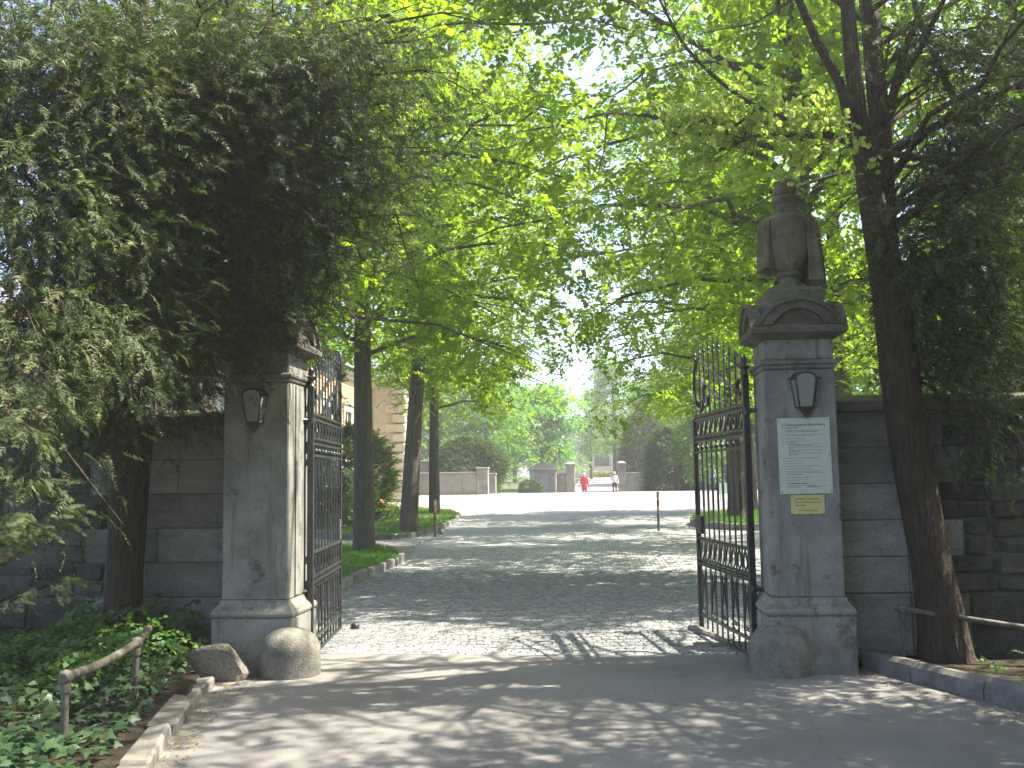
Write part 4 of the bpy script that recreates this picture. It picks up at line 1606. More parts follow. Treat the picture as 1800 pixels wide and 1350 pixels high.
def yew_tree(name, label, loc, trunks, limbs, seed, spread=.30, per=200, mats=('yew', 'yew_dry'), cull=True, group=None, cat='tree', bark='bark_yew', tpl=None, size=1.0, dry=.05):
    """a yew: trunks as given [(path, radii)], limbs [(start, bend, end, density, droop)], hung with feathery sprays; all local to loc"""
    t = thing(name, label, cat, loc, 0, group)
    r = np.random.default_rng(seed)
    mb = MB()
    for path, rads in trunks:
        pa = np.array(path, float)
        n = len(pa) * 5
        ts = np.linspace(0, len(pa) - 1, n)
        f = [np.interp(ts, range(len(pa)), pa[:, k]) for k in range(3)]
        rad = np.interp(ts, range(len(pa)), rads)
        q = np.stack(f, 1)
        for _ in range(2):
            q[1:-1] = (q[:-2] + q[1:-1] * 2 + q[2:]) / 4
        ring = 18
        o0 = len(mb.v)
        mb.tube(q, list(rad), ring)
        # fluted, sinewy yew bole
        for i in range(n):
            for k in range(ring):
                v = mb.v[o0 + i * ring + k]
                c = q[i]
                a = 2 * PI * k / ring
                s = 1 + .10 * math.sin(3 * a + i * .12 + seed) + .06 * math.sin(7 * a - i * .2)
                mb.v[o0 + i * ring + k] = (c[0] + (v[0] - c[0]) * s, c[1] + (v[1] - c[1]) * s, v[2])
    Os, Ds = [], []
    for a, b, c, dens, droop in limbs:
        bz = bezier(a, b, c, 9)
        L = np.linalg.norm(bz[-1] - bz[0])
        bz[2:-1] += r.normal(0, .03 * L / 2, (6, 3))
        mb.tube(bz, list(np.linspace(.010 + .008 * L, .004, 9)), 6)
        n = int(per * dens)
        u = r.uniform(.28, 1.02, n) ** .8 * 8
        i = np.clip(u.astype(int), 0, 7)
        fr = (u - i)[:, None]
        p = bz[i] * (1 - fr) + bz[i + 1] * fr
        tang = unit(bz[i + 1] - bz[i])
        off = r.normal(0, 1, (n, 3)) * np.array([spread, spread, spread * .55])
        p = p + off
        p[:, 2] -= droop * np.abs(r.normal(0, .28, n)) * (.4 + .6 * u / 8)
        d = tang * .7 + unit(off) * .8 + np.array([0, 0, -.35 * droop]) + r.normal(0, .45, (n, 3))
        Os.append(p)
        Ds.append(d)
        for k in range(int(5 * dens) + 1):
            j = r.integers(0, n)
            q0 = bz[int(i[j])]
            mid = (q0 + p[j]) / 2 + np.array([0, 0, .06])
            mb.tube([q0, mid, p[j] + d[j] * .15], [.008, .006, .003], 4)
    O, D = np.vstack(Os), np.vstack(Ds)
    mb.build('trunk', bark, t, 60)
    if cull:
        k = lit_gap(O + np.array(loc)[None])
        O, D = O[k], D[k]
    n = len(O)
    N = np.stack([r.normal(0, .7, n), r.normal(0, .7, n), np.ones(n)], 1)
    S = r.uniform(.55, 1.25, n) * size
    tone = np.clip(r.normal(.42, .2, n), 0, 1)
    dr = r.uniform(0, 1, n) < dry
    ch = []
    for k, m in ((~dr, mats[0]), (dr, mats[1])):
        if k.sum():
            w3 = r.integers(0, 3, n)
            for q in range(3):
                kk = k & (w3 == q)
                if kk.sum():
                    ch.append((scatter((tpl or TY)[q], O[kk], D[kk], N[kk], S[kk], tone[kk]), m))
    v, f, rn = joined([c for c, _ in ch])
    mi = np.concatenate([np.full(len(c[1]), mats.index(m)) for c, m in ch])
    link('crown', np_mesh(name + '_crown', v, f, list(mats), rn, mi), t)
    return t


# ---- the yew by the left pillar
YL0 = np.array([-4.22, .18, 0.0])


def LP(px, py, y, base):
    return np.array(P(px, py, y)) - base


stem = [((0, 0, -.05), (0, 0, .08), (.0, .0, .8), (.03, .0, 1.6), (.05, .02, 2.3), (.0, -.05, 3.4), (.1, -.1, 5), (.0, 0, 7), (.1, .1, 9.5)),
        (.24, .18, .155, .15, .165, .14, .11, .075, .02)]
stem2 = [((.05, .02, 2.2), (.3, -.25, 3.0), (.8, -.5, 4.2), (1.2, -.6, 6), (1.3, -.5, 8.2)), (.11, .09, .075, .055, .015)]
stem3 = [((0, 0, 1.9), (-.25, -.55, 2.5), (-.35, -1.3, 3.6), (-.2, -1.9, 5.2), (.0, -2.0, 7)), (.10, .085, .07, .05, .015)]
ends = [  # (px, py, y, density, droop)
    (40, 120, -2.6, 1.5, .8), (140, 60, -2.8, 1.3, .8), (160, 250, -2.4, 1.6, .8), (70, 330, -2.8, 1.5, .9), (190, 400, -2.0, 1.5, .9),
    (40, 520, -2.9, 1.3, 1.0), (130, 590, -2.4, 1.2, .8), (205, 600, -2.0, .8, .7), (20, 660, -3.0, .8, 1.0), (10, 760, -3.1, .25, 1.0),
    (280, 80, -1.8, 1.5, .8), (300, 200, -1.6, 1.5, .8), (250, 320, -1.2, 1.4, .8), (330, 330, -.9, 1.0, .8), (270, 470, -.6, .9, .8),
    (380, 440, -.6, .9, .9), (300, 560, .1, .8, .9), (350, 640, .25, .9, 1.1), (400, 530, -.35, .9, .9), (470, 520, -.35, 1.1, .9),
    (420, 100, -1.6, 1.5, .8), (440, 230, -1.3, 1.1, .8), (480, 350, -.8, 1.0, .9), (520, 440, -.5, .9, .9), (545, 300, -.6, 1.0, .9), (520, 150, -1.3, 1.4, .9),
    (500, 20, -1.6, 1.3, .8), (580, 90, -1.0, 1.1, 1.0), (610, 220, -.7, 1.0, 1.1), (590, 400, -.2, .9, 1.2), (640, 330, -.5, .7, 1.3), (640, 480, .0, .5, 1.4),
    (690, 470, .2, .30, 1.5), (660, 560, .2, .25, 1.5), (680, 180, -.9, .7, 1.3), (720, 60, -1.0, .7, 1.3), (700, 330, -.4, .5, 1.4), (760, 260, -.6, .45, 1.5),
    (800, 130, -.8, .40, 1.5), (850, 40, -1.0, .40, 1.4), (740, 380, -.2, .3, 1.5), (230, 150, -2.2, 1.5, .8), (360, 20, -2.0, 1.4, .8), (640, 30, -1.3, .9, 1.2),
    (20, 10, -2.6, 1.2, .8), (90, -40, -2.7, 1.2, .8), (0, 210, -3.0, 1.1, .8), (210, 0, -2.2, 1.2, .8), (20, 850, -1.2, .25, .7), (110, 860, -.6, .2, .7), (150, 680, -.5, .5, .9), (90, 740, -.9, .4, .8),
    (430, 555, -.38, .6, 1.0), (510, 530, -.3, .6, 1.1), (390, 600, -.3, .3, 1.0), (540, 500, -.3, .5, 1.2), (660, 250, -.6, .6, 1.3), (780, 60, -.9, .55, 1.4), (720, 430, .1, .25, 1.6)]
lim = []
r0 = random.Random(4)
for px, py, yy, dens, droop in ends:
    e = LP(px, py, yy, YL0)
    z0 = max(1.9, min(6.5, e[2] - .55 + r0.uniform(-.4, .2)))
    if e[0] > .9:
        s0 = np.array([.3 + .2 * (z0 - 3), -.3, max(2.6, z0)])
    elif e[1] < -1.2:
        s0 = np.array([-.3, -.9, max(2.3, z0)])
    else:
        s0 = np.array([.03, -.02, z0])
    mid = (s0 + e) / 2 + np.array([0, 0, .35 + .1 * np.linalg.norm(e - s0)])
    lim.append((s0, mid, e, dens, droop))
for i in range(46):          # the rest of the crown, round the back, above and to the left
    z = r0.uniform(2.6, 9.0)
    az = r0.uniform(0, 2 * PI)
    L = (3.0 - .22 * max(0, z - 4)) * r0.uniform(.7, 1.1)
    e = np.array([-.3 + L * math.cos(az) * 1.1, -.6 + L * math.sin(az), z])
    if z < 4.6 and (e[0] > .3 or e[1] > 0):
        continue
    s0 = np.array([0, -.1, max(2.2, z - .8)])
    lim.append((s0, (s0 + e) / 2 + np.array([0, 0, .5]), e, .35, .8))
yl = yew_tree('yew_tree', 'big dark yew overhanging the railing and the left pillar', tuple(YL0), [stem, stem2, stem3], lim, 21, .25, 520, size=1.0, dry=.09)
# a few low near twigs with separate needles belong to the same tree
nO, nD = [], []
rn_ = np.random.default_rng(33)
for (x0_, y0_, x1_, y1_, yy, n) in ((-60, 1010, 110, 885, -3.0, 26), (-40, 930, 60, 900, -3.1, 20), (-40, 860, 90, 840, -2.9, 14), (-60, 700, 60, 760, -3.2, 34), (-30, 620, 90, 690, -3.0, 26), (-40, 1090, 130, 1010, -2.2, 10)):
    a = LP(x0_, y0_, yy + .5, YL0)
    b = LP(x1_, y1_, yy, YL0)
    m = (a + b) / 2 + np.array([0, 0, .06])
    bz = bezier(a, m, b, 8)
    MB().tube(bz, list(np.linspace(.016, .004, 8)), 6).build('branch', 'bark_yew', yl, 50)
    u = rn_.uniform(.25, 1, n) * 6.9
    i = u.astype(int)
    p = bz[i] + (bz[i + 1] - bz[i]) * (u - i)[:, None]
    tg = unit(bz[i + 1] - bz[i])
    sd = np.cross(tg, [0, 0, 1.]) * rn_.choice([-1, 1], n)[:, None]
    nO.append(p)
    nD.append(tg * .7 + sd * rn_.uniform(.2, 1, n)[:, None] + np.array([0, 0, -.35]) + rn_.normal(0, .15, (n, 3)))
O, D = np.vstack(nO), np.vstack(nD)
n = len(O)
v, f, rn = scatter(TYN, O, D, np.stack([rn_.normal(0, .3, n), rn_.normal(0, .3, n), np.ones(n)], 1), rn_.uniform(.7, 1.2, n), np.clip(rn_.normal(.5, .2, n), 0, 1))
link('low_sprays', np_mesh('low_sprays', v, f, 'yew', rn), yl)
# bare reddish boughs crossing in front of the wall
for pts, rads in (([(-60, 1020, -2.6), (60, 960, -2.2), (95, 900, -2.0)], (.03, .022, .012)),
                  ([(90, 800, -1.0), (180, 770, -.6), (240, 690, -.2)], (.03, .025, .02)),
                  ([(-50, 1065, -1.4), (60, 1040, -1.2), (125, 1012, -1.0)], (.024, .02, .014)),
                  ([(130, 520, -1.2), (190, 480, -.8), (245, 440, -.4)], (.034, .03, .02)),
                  ([(100, 660, -1.4), (190, 620, -.9), (255, 590, -.4)], (.03, .028, .02))):
    q = [LP(*p, YL0) for p in pts]
    MB().tube(bezier(q[0], q[1], q[2], 9), list(np.interp(np.linspace(0, 2, 9), [0, 1, 2], rads)), 9).build('branch', 'bark_yew', yl, 50)
for pts in ([(135, 655, -1.6), (170, 670, -1.5), (190, 715, -1.5)], [(135, 660, -1.6), (160, 690, -1.5), (175, 710, -1.5)], [(60, 680, -2.2), (85, 700, -2.2), (95, 745, -2.2)],
            [(40, 720, -2.4), (60, 760, -2.4), (62, 800, -2.4)], [(62, 800, -2.4), (85, 815, -2.4), (80, 845, -2.4)], [(125, 545, -1.2), (160, 540, -1.1), (190, 565, -1.1)]):
    q = [LP(*p, YL0) for p in pts]
    MB().tube(bezier(*q, 7), list(np.linspace(.006, .003, 7)), 5).build('twig', 'twig', yl, 50)

# ---- the leaning twin-stemmed yew by the right wall
YR0 = np.array([2.76, .16, 0.0])


def lp2(px, py, y):
    return LP(px, py, y, YR0)


st1 = [(tuple(lp2(1672, 1185, .16)), tuple(lp2(1668, 1160, .16)), tuple(lp2(1661, 1100, .17)), tuple(lp2(1640, 1000, .18)), tuple(lp2(1611, 860, .2)), tuple(lp2(1586, 713, .2)), tuple(lp2(1568, 560, .21)), tuple(lp2(1548, 430, .22)), tuple(lp2(1522, 310, .24)), tuple(lp2(1508, 200, .25)), tuple(lp2(1490, 20, .25)), tuple(lp2(1470, -400, .2))),
       (.27, .22, .185, .165, .15, .148, .15, .13, .085, .072, .062, .02)]
st2 = [(tuple(lp2(1562, 470, .3)), tuple(lp2(1555, 350, .32)), tuple(lp2(1549, 220, .34)), tuple(lp2(1530, 40, .35)), tuple(lp2(1520, -60, .35)), tuple(lp2(1540, -420, .35))), (.10, .10, .09, .08, .07, .02)]
st3 = [(tuple(lp2(1505, 260, .2)), tuple(lp2(1480, 150, .1)), tuple(lp2(1440, 80, .0)), tuple(lp2(1395, -20, -.1)), tuple(lp2(1340, -200, -.2))), (.05, .042, .037, .032, .012)]
st4 = [(tuple(lp2(1565, 190, .3)), tuple(lp2(1590, 90, .3)), tuple(lp2(1610, 40, .2)), tuple(lp2(1640, -40, .1))), (.04, .034, .028, .012)]
lim = []
for px, py, yy, dens, droop in [(1500, 325, -.1, .35, .5), (1545, 360, -.2, .4, .6), (1640, 420, -.3, 1.0, .8), (1720, 370, -.4, 1.0, .8), (1780, 330, -.4, 1.0, .8), (1760, 470, -.2, 1.1, .8),
                                (1680, 500, .3, 1.1, .8), (1620, 470, .6, .8, .8), (1790, 560, 0, 1.0, .8), (1730, 590, .4, 1.1, .9), (1660, 600, .9, 1.0, .9), (1780, 670, .2, .6, .9), (1600, 560, 1.0, .6, .9),
                                (1790, 180, -.3, .9, .8), (1720, 120, 0, .8, .8), (1680, 60, .2, .7, .7), (1620, 90, .4, .4, .7), (1580, 60, -.2, .4, .7), (1770, 40, -.2, .9, .8),
                                (1640, 320, .4, .5, .8), (1700, 250, .3, 1.0, .8), (1760, 230, -.2, 1.1, .8), (1790, 110, .2, 1.0, .8), (1740, 60, .4, .9, .8), (1690, 170, .6, .7, .8), (1790, 420, .3, 1.0, .8), (1800, 300, .8, 1.0, .8), (1790, 800, .35, .3, .9), (1740, 830, .42, .2, .8)]:
    e = lp2(px, py, yy)
    z0 = max(2.4, e[2] - .4)
    s0 = np.array([-.12 - .06 * (z0 - 2.2), .1, z0])
    lim.append((s0, (s0 + e) / 2 + np.array([0, 0, .35]), e, dens, droop))
r0 = random.Random(9)
for i in range(46):
    z = r0.uniform(4.2, 9.5)
    az = r0.uniform(-PI, PI)
    L = (2.9 - .25 * abs(z - 5.5)) * r0.uniform(.6, 1.1)
    e = np.array([1.1 + L * math.cos(az) * 1.2, -.4 + L * math.sin(az), z])
    q = e + YR0
    if q[0] < 2.9:
        continue
    s0 = np.array([-.3, .1, max(3.2, z - 1.0)])
    lim.append((s0, (s0 + e) / 2 + np.array([0, 0, .4]), e, .30, .7))
yew_tree('yew_tree', 'leaning yew with twin brown stems in front of the right wall', tuple(YR0), [st1, st2, st3, st4], lim, 22, .22, 400, size=.95)

YS0 = (5.05, -2.35, 0.0)  # yew added beside the view to block light on the right wall
lim = []
for i in range(60):
    z = r0.uniform(1.7, 6.6)
    az = r0.uniform(-PI, PI)
    L = (2.15 - .2 * abs(z - 4)) * r0.uniform(.7, 1.05)
    e = np.array([L * math.cos(az), L * math.sin(az), z])
    s0 = np.array([0, 0, max(1.6, z - .8)])
    lim.append((s0, (s0 + e) / 2 + np.array([0, 0, .35]), e, .8, .7))
yew_tree('yew_tree', 'dense yew added at the right edge to darken the wall and pillar', YS0, [[((0, 0, -.05), (0, 0, .1), (.05, 0, 2), (0, 0, 4.5), (.1, 0, 7.2)), (.26, .2, .17, .12, .02)]], lim, 23, .28, 100, tpl=TYB, size=1.0)

# ---- flowering maple: slim trunk at the right, long pale-clustered bough over the gateway
MT0 = np.array([4.15, 1.35, 0.0])
mt = broadleaf('maple_tree', 'maple with pale seed clusters on a long bough crossing the twin yew stems', tuple(MT0), 12.5, .15, 4.6, 4.0, 'lime2', 'bark_lime', 31, 26, 6, 11, .8, droop=.6, skew=(-.6, -1.3), lowcut=3.9)
tips, tD = [], []
rm = np.random.default_rng(12)
for pts, rads, side in (([(1790, 300, .6), (1640, 282, .0), (1520, 262, -.3), (1430, 225, -.45), (1330, 190, -.5), (1260, 140, -.65), (1200, 80, -.8), (1150, -20, -.9)], (.034, .030, .026, .023, .020, .017, .014, .008), 1.0),
                        ([(1790, 330, .9), (1740, 262, .6), (1690, 200, .45), (1655, 125, .35), (1615, 30, .25), (1590, -60, .15)], (.042, .04, .036, .034, .03, .02), .3),
                        ([(1330, 190, -.5), (1290, 225, -.6), (1230, 215, -.6), (1180, 235, -.6)], (.014, .012, .009, .005), .9),
                        ([(1450, 240, -.4), (1390, 240, -.5), (1330, 235, -.55), (1280, 260, -.6)], (.014, .012, .009, .005), 1.0),
                        ([(1480, 250, -.3), (1430, 235, -.4), (1390, 205, -.5)], (.012, .009, .005), .9)):
    q = np.array([LP(*p, MT0) for p in pts])
    ts = np.linspace(0, len(q) - 1, len(q) * 4)
    c = np.stack([np.interp(ts, range(len(q)), q[:, k]) for k in range(3)], 1)
    for _ in range(2):
        c[1:-1] = (c[:-2] + 2 * c[1:-1] + c[2:]) / 4
    mb = MB().tube(c, list(np.interp(ts, range(len(q)), rads)), 9)
    for _ in range(int(46 * side)):
        i = rm.integers(int(len(c) * .3), len(c))
        d = unit(rm.normal(0, 1, 3) * np.array([1, 1, .7]) + np.array([-.3, 0, .25]))
        L = rm.uniform(.12, .42)
        e = c[i] + d * L
        mb.tube([c[i], (c[i] + e) / 2 + rm.normal(0, .02, 3), e], [.005, .004, .002], 4)
        tips.append(e)
        tD.append(d)
    mb.build('branch', 'bark_lime', mt, 50)
tips, tD = np.array(tips), np.array(tD)
k = 10
O = np.repeat(tips, k, 0) + rm.normal(0, .045, (len(tips) * k, 3))
n = len(O)
v, f, rn = scatter(tpl_flower(6, .032), O, unit(rm.normal(0, 1, (n, 3))), unit(rm.normal(0, 1, (n, 3))), rm.uniform(.7, 1.2, n), np.clip(rm.normal(.5, .25, n), 0, 1))
link('seed_clusters', np_mesh('seed_clusters', v, f, 'samara', rn), mt)

# ---- lime avenue
ga = 'lime trees of the avenue'
t1 = G(640, 968, .1)
t2 = G(717, 937, .1)
t3 = G(764, 903, .1)
kw = dict(limbs=34, clumps=8, twigs=18, leaf=1.34, group=ga)
broadleaf('lime_tree', 'thick lime trunk at the edge of the near verge, before the round yew bush', (t1.x, t1.y, H(0, t1.y)), 15, .245, 5.0, 4.6, seed=41, skew=(1.6, -1.6), **kw)
broadleaf('lime_tree', 'slightly leaning lime trunk on the kerbed grass tip', (t2.x, t2.y, H(0, t2.y)), 15, .265, 5.2, 4.4, seed=42, lean=(.9, .3), skew=(1.2, -.4), **kw)
broadleaf('lime_tree', 'slimmest lime trunk, standing where the verge meets the sunny square', (t3.x, t3.y, H(0, t3.y)), 15, .22, 4.8, 4.2, seed=43, skew=(1.9, -.6), **kw)
rgt = [((3.35, 8.0), 15, .25, 5.0, 4.7, 44, 'lime tree whose trunk rises behind the stone urn'),
       ((5.6, 15.2), 15, .26, 4.4, 4.6, 45, 'lime tree hidden low down by the notice pillar, crown over the drive'),
       ((4.2, 22.9), 15, .36, 4.2, 4.3, 46, 'stout lime trunk in the kerbed island behind the gate leaf'),
       ((5.6, 30.0), 13.5, .26, 4.2, 3.9, 47, 'lime tree beyond the kerbed island at the edge of the square')]
for (x, y), h, rt, zb, rad, sd, lab in rgt:
    broadleaf('lime_tree', lab, (x, y, H(x, y)), h, rt, zb, rad, seed=sd, skew=(-2.3 if y < 20 else -1.7, -.4), **kw)
broadleaf('lime_tree', 'lime tree behind the boundary wall, its crown closing the view past the leaning yew', (7.4, 6.4, 0), 13.5, .25, 3.6, 4.3, seed=48, **kw)
broadleaf('lime_tree', 'lime tree inside the wall behind the big yew', (-6.6, 7.0, 0), 15, .25, 4.6, 4.9, seed=49, skew=(3.2, 0), **kw)

# ---- street trees to the right of the camera, for the shade on the asphalt
st = broadleaf('shade_tree', 'street tree beside the forecourt, outside the gateway wall', (8.6, -3.6, 0), 12, .22, 4.6, 4.2, 'lime', 'bark_lime', 51, 22, 6, 11, 1.0, group='street trees outside the wall')
broadleaf('shade_tree', 'street tree further along the forecourt, outside the gateway wall', (7.4, -9.5, 0), 12, .22, 4.6, 4.0, 'lime', 'bark_lime', 52, share=st, rz=1.3, group='street trees outside the wall')

# ---- trees beyond the square
gb = 'trees beyond the square'
bgA = broadleaf('park_tree', 'bright yellow-green tree behind the clipped yew bush', (-9.5, 74, H(0, 74)), 10.5, .25, 1.9, 4.3, 'lime2', 'bark_lime', 61, 28, 8, 16, 2.0, group=gb, cull=False, spread=.75)
bgB = broadleaf('park_tree', 'mint green sunlit tree hanging beside the chapel path', (-4.9, 84, H(0, 84)), 10.0, .25, 2.6, 3.4, 'mint', 'bark_lime', 62, 26, 8, 16, 2.0, group=gb, cull=False, spread=.75)
bgC = broadleaf('park_tree', 'pale budding tree behind the low grey wall', (-19, 78, H(0, 78)), 10.5, .2, 2.5, 4.2, 'pale', 'bark_lime', 63, 24, 6, 10, 2.0, group=gb, cull=False, spread=.8)
bgD = broadleaf('park_tree', 'tall slim tree with young leaves in front of the chapel', (1.6, 104, H(0, 104)), 15, .25, 4.0, 3.4, 'lime2', 'bark_lime', 64, 24, 7, 12, 2.0, group=gb, cull=False, spread=.8)
for (x, y, lab, src, s, rz) in [(-14.5, 82, 'yellow-green tree between the budding tree and the clipped yew', bgA, 1.0, 2.0), (8.5, 62, 'green tree over the dark shrubs right of the path', bgA, 1.0, 4.1), (14.5, 50, 'green tree beyond the island lime', bgA, 1.15, .7),
                                (21, 44, 'tall green tree behind the wall, beside the square', bgA, 1.3, 3.0), (15, 30, 'green tree in the cemetery right of the island', bgA, 1.2, 5.1), (13, 18, 'green tree in the cemetery close behind the right wall', bgA, 1.1, 1.1),
                                (-26, 66, 'pale tree behind the brick building', bgC, 1.2, 1.9), (-30, 50, 'pale tree over the roof of the brick building', bgC, 1.5, .4), (-20, 95, 'far green tree over the low wall', bgA, 1.4, .3),
                                (-10, 108, 'far mint green tree left of the spire', bgB, 1.15, 1.0), (11, 96, 'far green tree right of the chapel', bgA, 1.5, 2.6), (18, 84, 'far green tree right of the shrubs', bgA, 1.5, 5.9), (30, 70, 'far tree at the edge of the square', bgA, 1.6, 4.4),
                                (-1.2, 116, 'slim young tree left of the chapel door', bgD, .8, 2.0), (4.6, 112, 'slim young tree right of the chapel door', bgD, .85, 4.0), (6.5, 92, 'green tree behind the dark shrubs', bgA, 1.05, 3.6), (6.4, 56.5, 'small bright green tree before the dark shrubs right of the path', bgA, .55, 1.7), (-36, 80, 'far pale tree left of the building', bgC, 1.6, 3.3), (-17, 46, 'green tree behind the brick building', bgA, 1.15, 2.2)]:
    o = broadleaf('park_tree', lab, (x, y, H(x, y)), 0, 0, 0, 0, share=src, rz=rz, group=gb)
    o.scale = (s, s, s)

for (x, y, lab, s, rz) in [(6.2, -10.5, 'leafy tree added behind the camera to dim the right pillar front', 1.0, .8), (10.5, -7.5, 'leafy tree added right of the camera to dim the right wall', 1.1, 2.9), (1.5, -19, 'leafy tree added far behind the camera to cut the sky light', 1.2, 4.4)]:  # unseen trees added to cut sky light from behind the camera
    o = broadleaf('shade_tree', lab, (x, y, 0), 0, 0, 0, 0, share=bgA, rz=rz, group='street trees outside the wall')
    o.scale = (s, s, s)


# ---- yew bushes and shrubs
def bush(name, label, loc, rx, ry, h, n, seed, size=1.0, mat='shrub', up=.7, group=None, cone=.6, tall=0.0):
    """multi-stemmed evergreen bush of upswept sprays"""
    t = thing(name, label, 'bush', loc, 0, group)
    r = np.random.default_rng(seed)
    mb = MB()
    for i in range(9):
        a = i * 2.4
        e = np.array([rx * .6 * math.cos(a), ry * .6 * math.sin(a), h * r.uniform(.55, .85)])
        mb.tube(bezier((0.08 * math.cos(a), .08 * math.sin(a), -.05), (e[0] * .4, e[1] * .4, h * .4), e, 6), list(np.linspace(.05, .012, 6)), 6)
    mb.build('stem', 'bark_yew', t, 50)
    z = r.uniform(0, 1, n) ** .85
    a = r.uniform(0, 2 * PI, n)
    prof = np.where(z < .35, .82 + .5 * z, (1 - (np.maximum(z - .35, 0) / .65) ** (1.6 + cone)) ** .6)
    lump = 1 + .14 * np.sin(3 * a + z * 6 + seed) + .10 * np.sin(7 * a - z * 9)
    q = r.uniform(.55, 1.02, n) ** .5 * prof * lump
    O = np.stack([rx * q * np.cos(a), ry * q * np.sin(a), .03 + z * h * .93], 1)
    D = np.stack([np.cos(a), np.sin(a), np.full(n, up)], 1) + r.normal(0, .35, (n, 3))
    N = np.stack([r.normal(0, .5, n) - np.cos(a) * .5, r.normal(0, .5, n) - np.sin(a) * .5, np.ones(n)], 1)
    w3 = r.integers(0, 3, n)
    S = r.uniform(.7, 1.3, n) * size
    tn = np.clip(r.normal(.4, .22, n), 0, 1)
    v, f, rn = joined([scatter(TYB[q], O[w3 == q], D[w3 == q], N[w3 == q], S[w3 == q], tn[w3 == q]) for q in range(3)])
    link('foliage', np_mesh(name, v, f, mat, rn), t)
    return t


def gpos(x, y):
    return (x, y, H(x, y))


gs = 'evergreen bushes'
bush('yew_bush', 'round yew bush behind the thick lime trunk, before the brick building', gpos(-8.7, 25.5), 1.45, 1.4, 3.5, 2600, 3, 1.2, group=gs)
b0 = bush('yew_bush', 'big clipped yew bush standing between the low wall and the tomb', gpos(-8.6, 56), 2.2, 2.0, 4.0, 3600, 4, 1.5, group=gs)
bush('yew_bush', 'dark yew bush right of the path pillars, behind the grey wall', gpos(4.9, 60), 1.8, 1.7, 4.6, 2600, 5, 1.6, 'shrub', group=gs)
bush('yew_bush', 'dark spreading yew bush behind the island lime', gpos(8.0, 62), 2.4, 2.0, 4.6, 2600, 6, 1.6, 'shrub', group=gs)
bush('yew_bush', 'dark evergreen shrub inside the cemetery beyond the right wall', gpos(6.6, 4.4), 2.0, 1.2, 3.6, 3000, 7, 1.1, 'yew', group=gs)
bush('yew_bush', 'tall dark evergreen shrub at the edge of the square', gpos(10.4, 50), 2.6, 2.0, 5.0, 2600, 8, 1.6, 'shrub', group=gs)
bush('yew_bush', 'evergreen shrub behind the low wall beside the arched tomb', gpos(-21.5, 52), 2.0, 1.6, 2.4, 1500, 9, 1.6, 'shrub', group=gs)
bush('yew_bush', 'dark yew at the chapel path pillar', gpos(3.6, 78), 1.7, 1.5, 7.0, 2200, 10, 1.9, 'yew', group=gs)
bush('box_ball', 'small clipped box ball before the path pillar', gpos(-5.15, 63.5), .75, .75, 1.25, 1500, 11, .6, 'shrub', cone=1.5)
# clipped hedge
hd = thing('clipped_hedge', 'clipped box hedge beside the thick lime trunk', 'hedge', gpos(-9.0, 22.2))
r = np.random.default_rng(14)
n = 2400
O = np.stack([r.uniform(-1.5, 1.25, n), r.uniform(-.8, .8, n), r.uniform(.03, 1.75, n)], 1)
ax = r.integers(0, 4, n)
O[ax == 0, 1] = -.8
O[ax == 1, 2] = 1.75
O[ax == 2, 0] = 1.25
O += r.normal(0, .03, (n, 3))
v, f, rn = scatter(TL[0], O, r.normal(0, 1, (n, 3)), r.normal(0, 1, (n, 3)) + np.array([0, 0, .5]), r.uniform(.45, .75, n), np.clip(r.normal(.35, .2, n), 0, 1))
link('foliage', np_mesh('hedge', v, f, 'shrub', rn), hd)
MB().tube([(0, 0, -.05), (0, 0, .9)], .04, 6).build('stem', 'twig', hd)


# ---- ivy, herbs and litter
def ground_leaves(name, label, cat, poly, n, tpl, mat, size, z0, zs, seed, tilt=.5, tone=.45, fade=None):
    r = np.random.default_rng(seed)
    X = r.uniform(min(p[0] for p in poly), max(p[0] for p in poly), n)
    Y = r.uniform(min(p[1] for p in poly), max(p[1] for p in poly), n)
    k = inside(poly, X, Y)
    if fade is not None:
        k &= fade(X, Y, r)
    X, Y = X[k], Y[k]
    n = len(X)
    Z = z0 + zs * r.uniform(0, 1, n) ** .7 * (.55 + .45 * np.sin(X * 3.1 + 2) * np.cos(Y * 2.7)) + Hv(Y)
    O = np.stack([X, Y, Z], 1)
    a = r.uniform(0, 2 * PI, n)
    D = np.stack([np.cos(a), np.sin(a), r.normal(-.1, .35, n)], 1)
    N = np.stack([r.normal(0, tilt, n), r.normal(-.25, tilt, n), np.ones(n)], 1)
    v, f, rn = scatter(tpl, O, D, N, r.uniform(.55, 1.25, n) * size, np.clip(r.normal(tone, .25, n), 0, 1))
    return tag(link(name, np_mesh(name, v, f, mat, rn)), label, cat, kind='stuff')


IV = [(-6.2, -7), (-2.35, -7), (-2.5, -4.5), (-2.72, -3.1), (-2.98, -2.1), (-3.14, -1.3), (-3.28, -.75), (-3.5, -.30), (-3.6, .1), (-3.75, .45), (-6.2, .45)]
ground_leaves('ivy_cover', 'thick dark ivy covering the bed round the pipe railing', 'ivy', IV, 12500, tpl_ivy(), 'ivy', 1.0, .10, .22, 5)
ground_leaves('dead_leaves', 'brown dead leaves caught in the ivy bed', 'litter', IV, 420, tpl_ivy(.055), 'litter', .9, .10, .16, 15, .9, .0)
HB = [(-6.2, -1.2), (-3.7, -1.4), (-3.45, -.2), (-3.62, .4), (-6.2, .45)]
ground_leaves('herb_cover', 'fresh leafy weeds sprouting among the ivy near the yew trunk', 'weeds', HB, 1500, tpl_lime(7, .2, .06), 'herb', 1.0, .12, .55, 6, .7)
ground_leaves('weed_cover', 'sparse weeds in the shaded bed below the right railing', 'weeds', [(2.7, .1), (3.3, -1.3), (5, -3), (7, -2), (7, .4), (2.7, .45)], 500, tpl_lime(7, .2, .06), 'herb', .9, .06, .3, 8, .7)
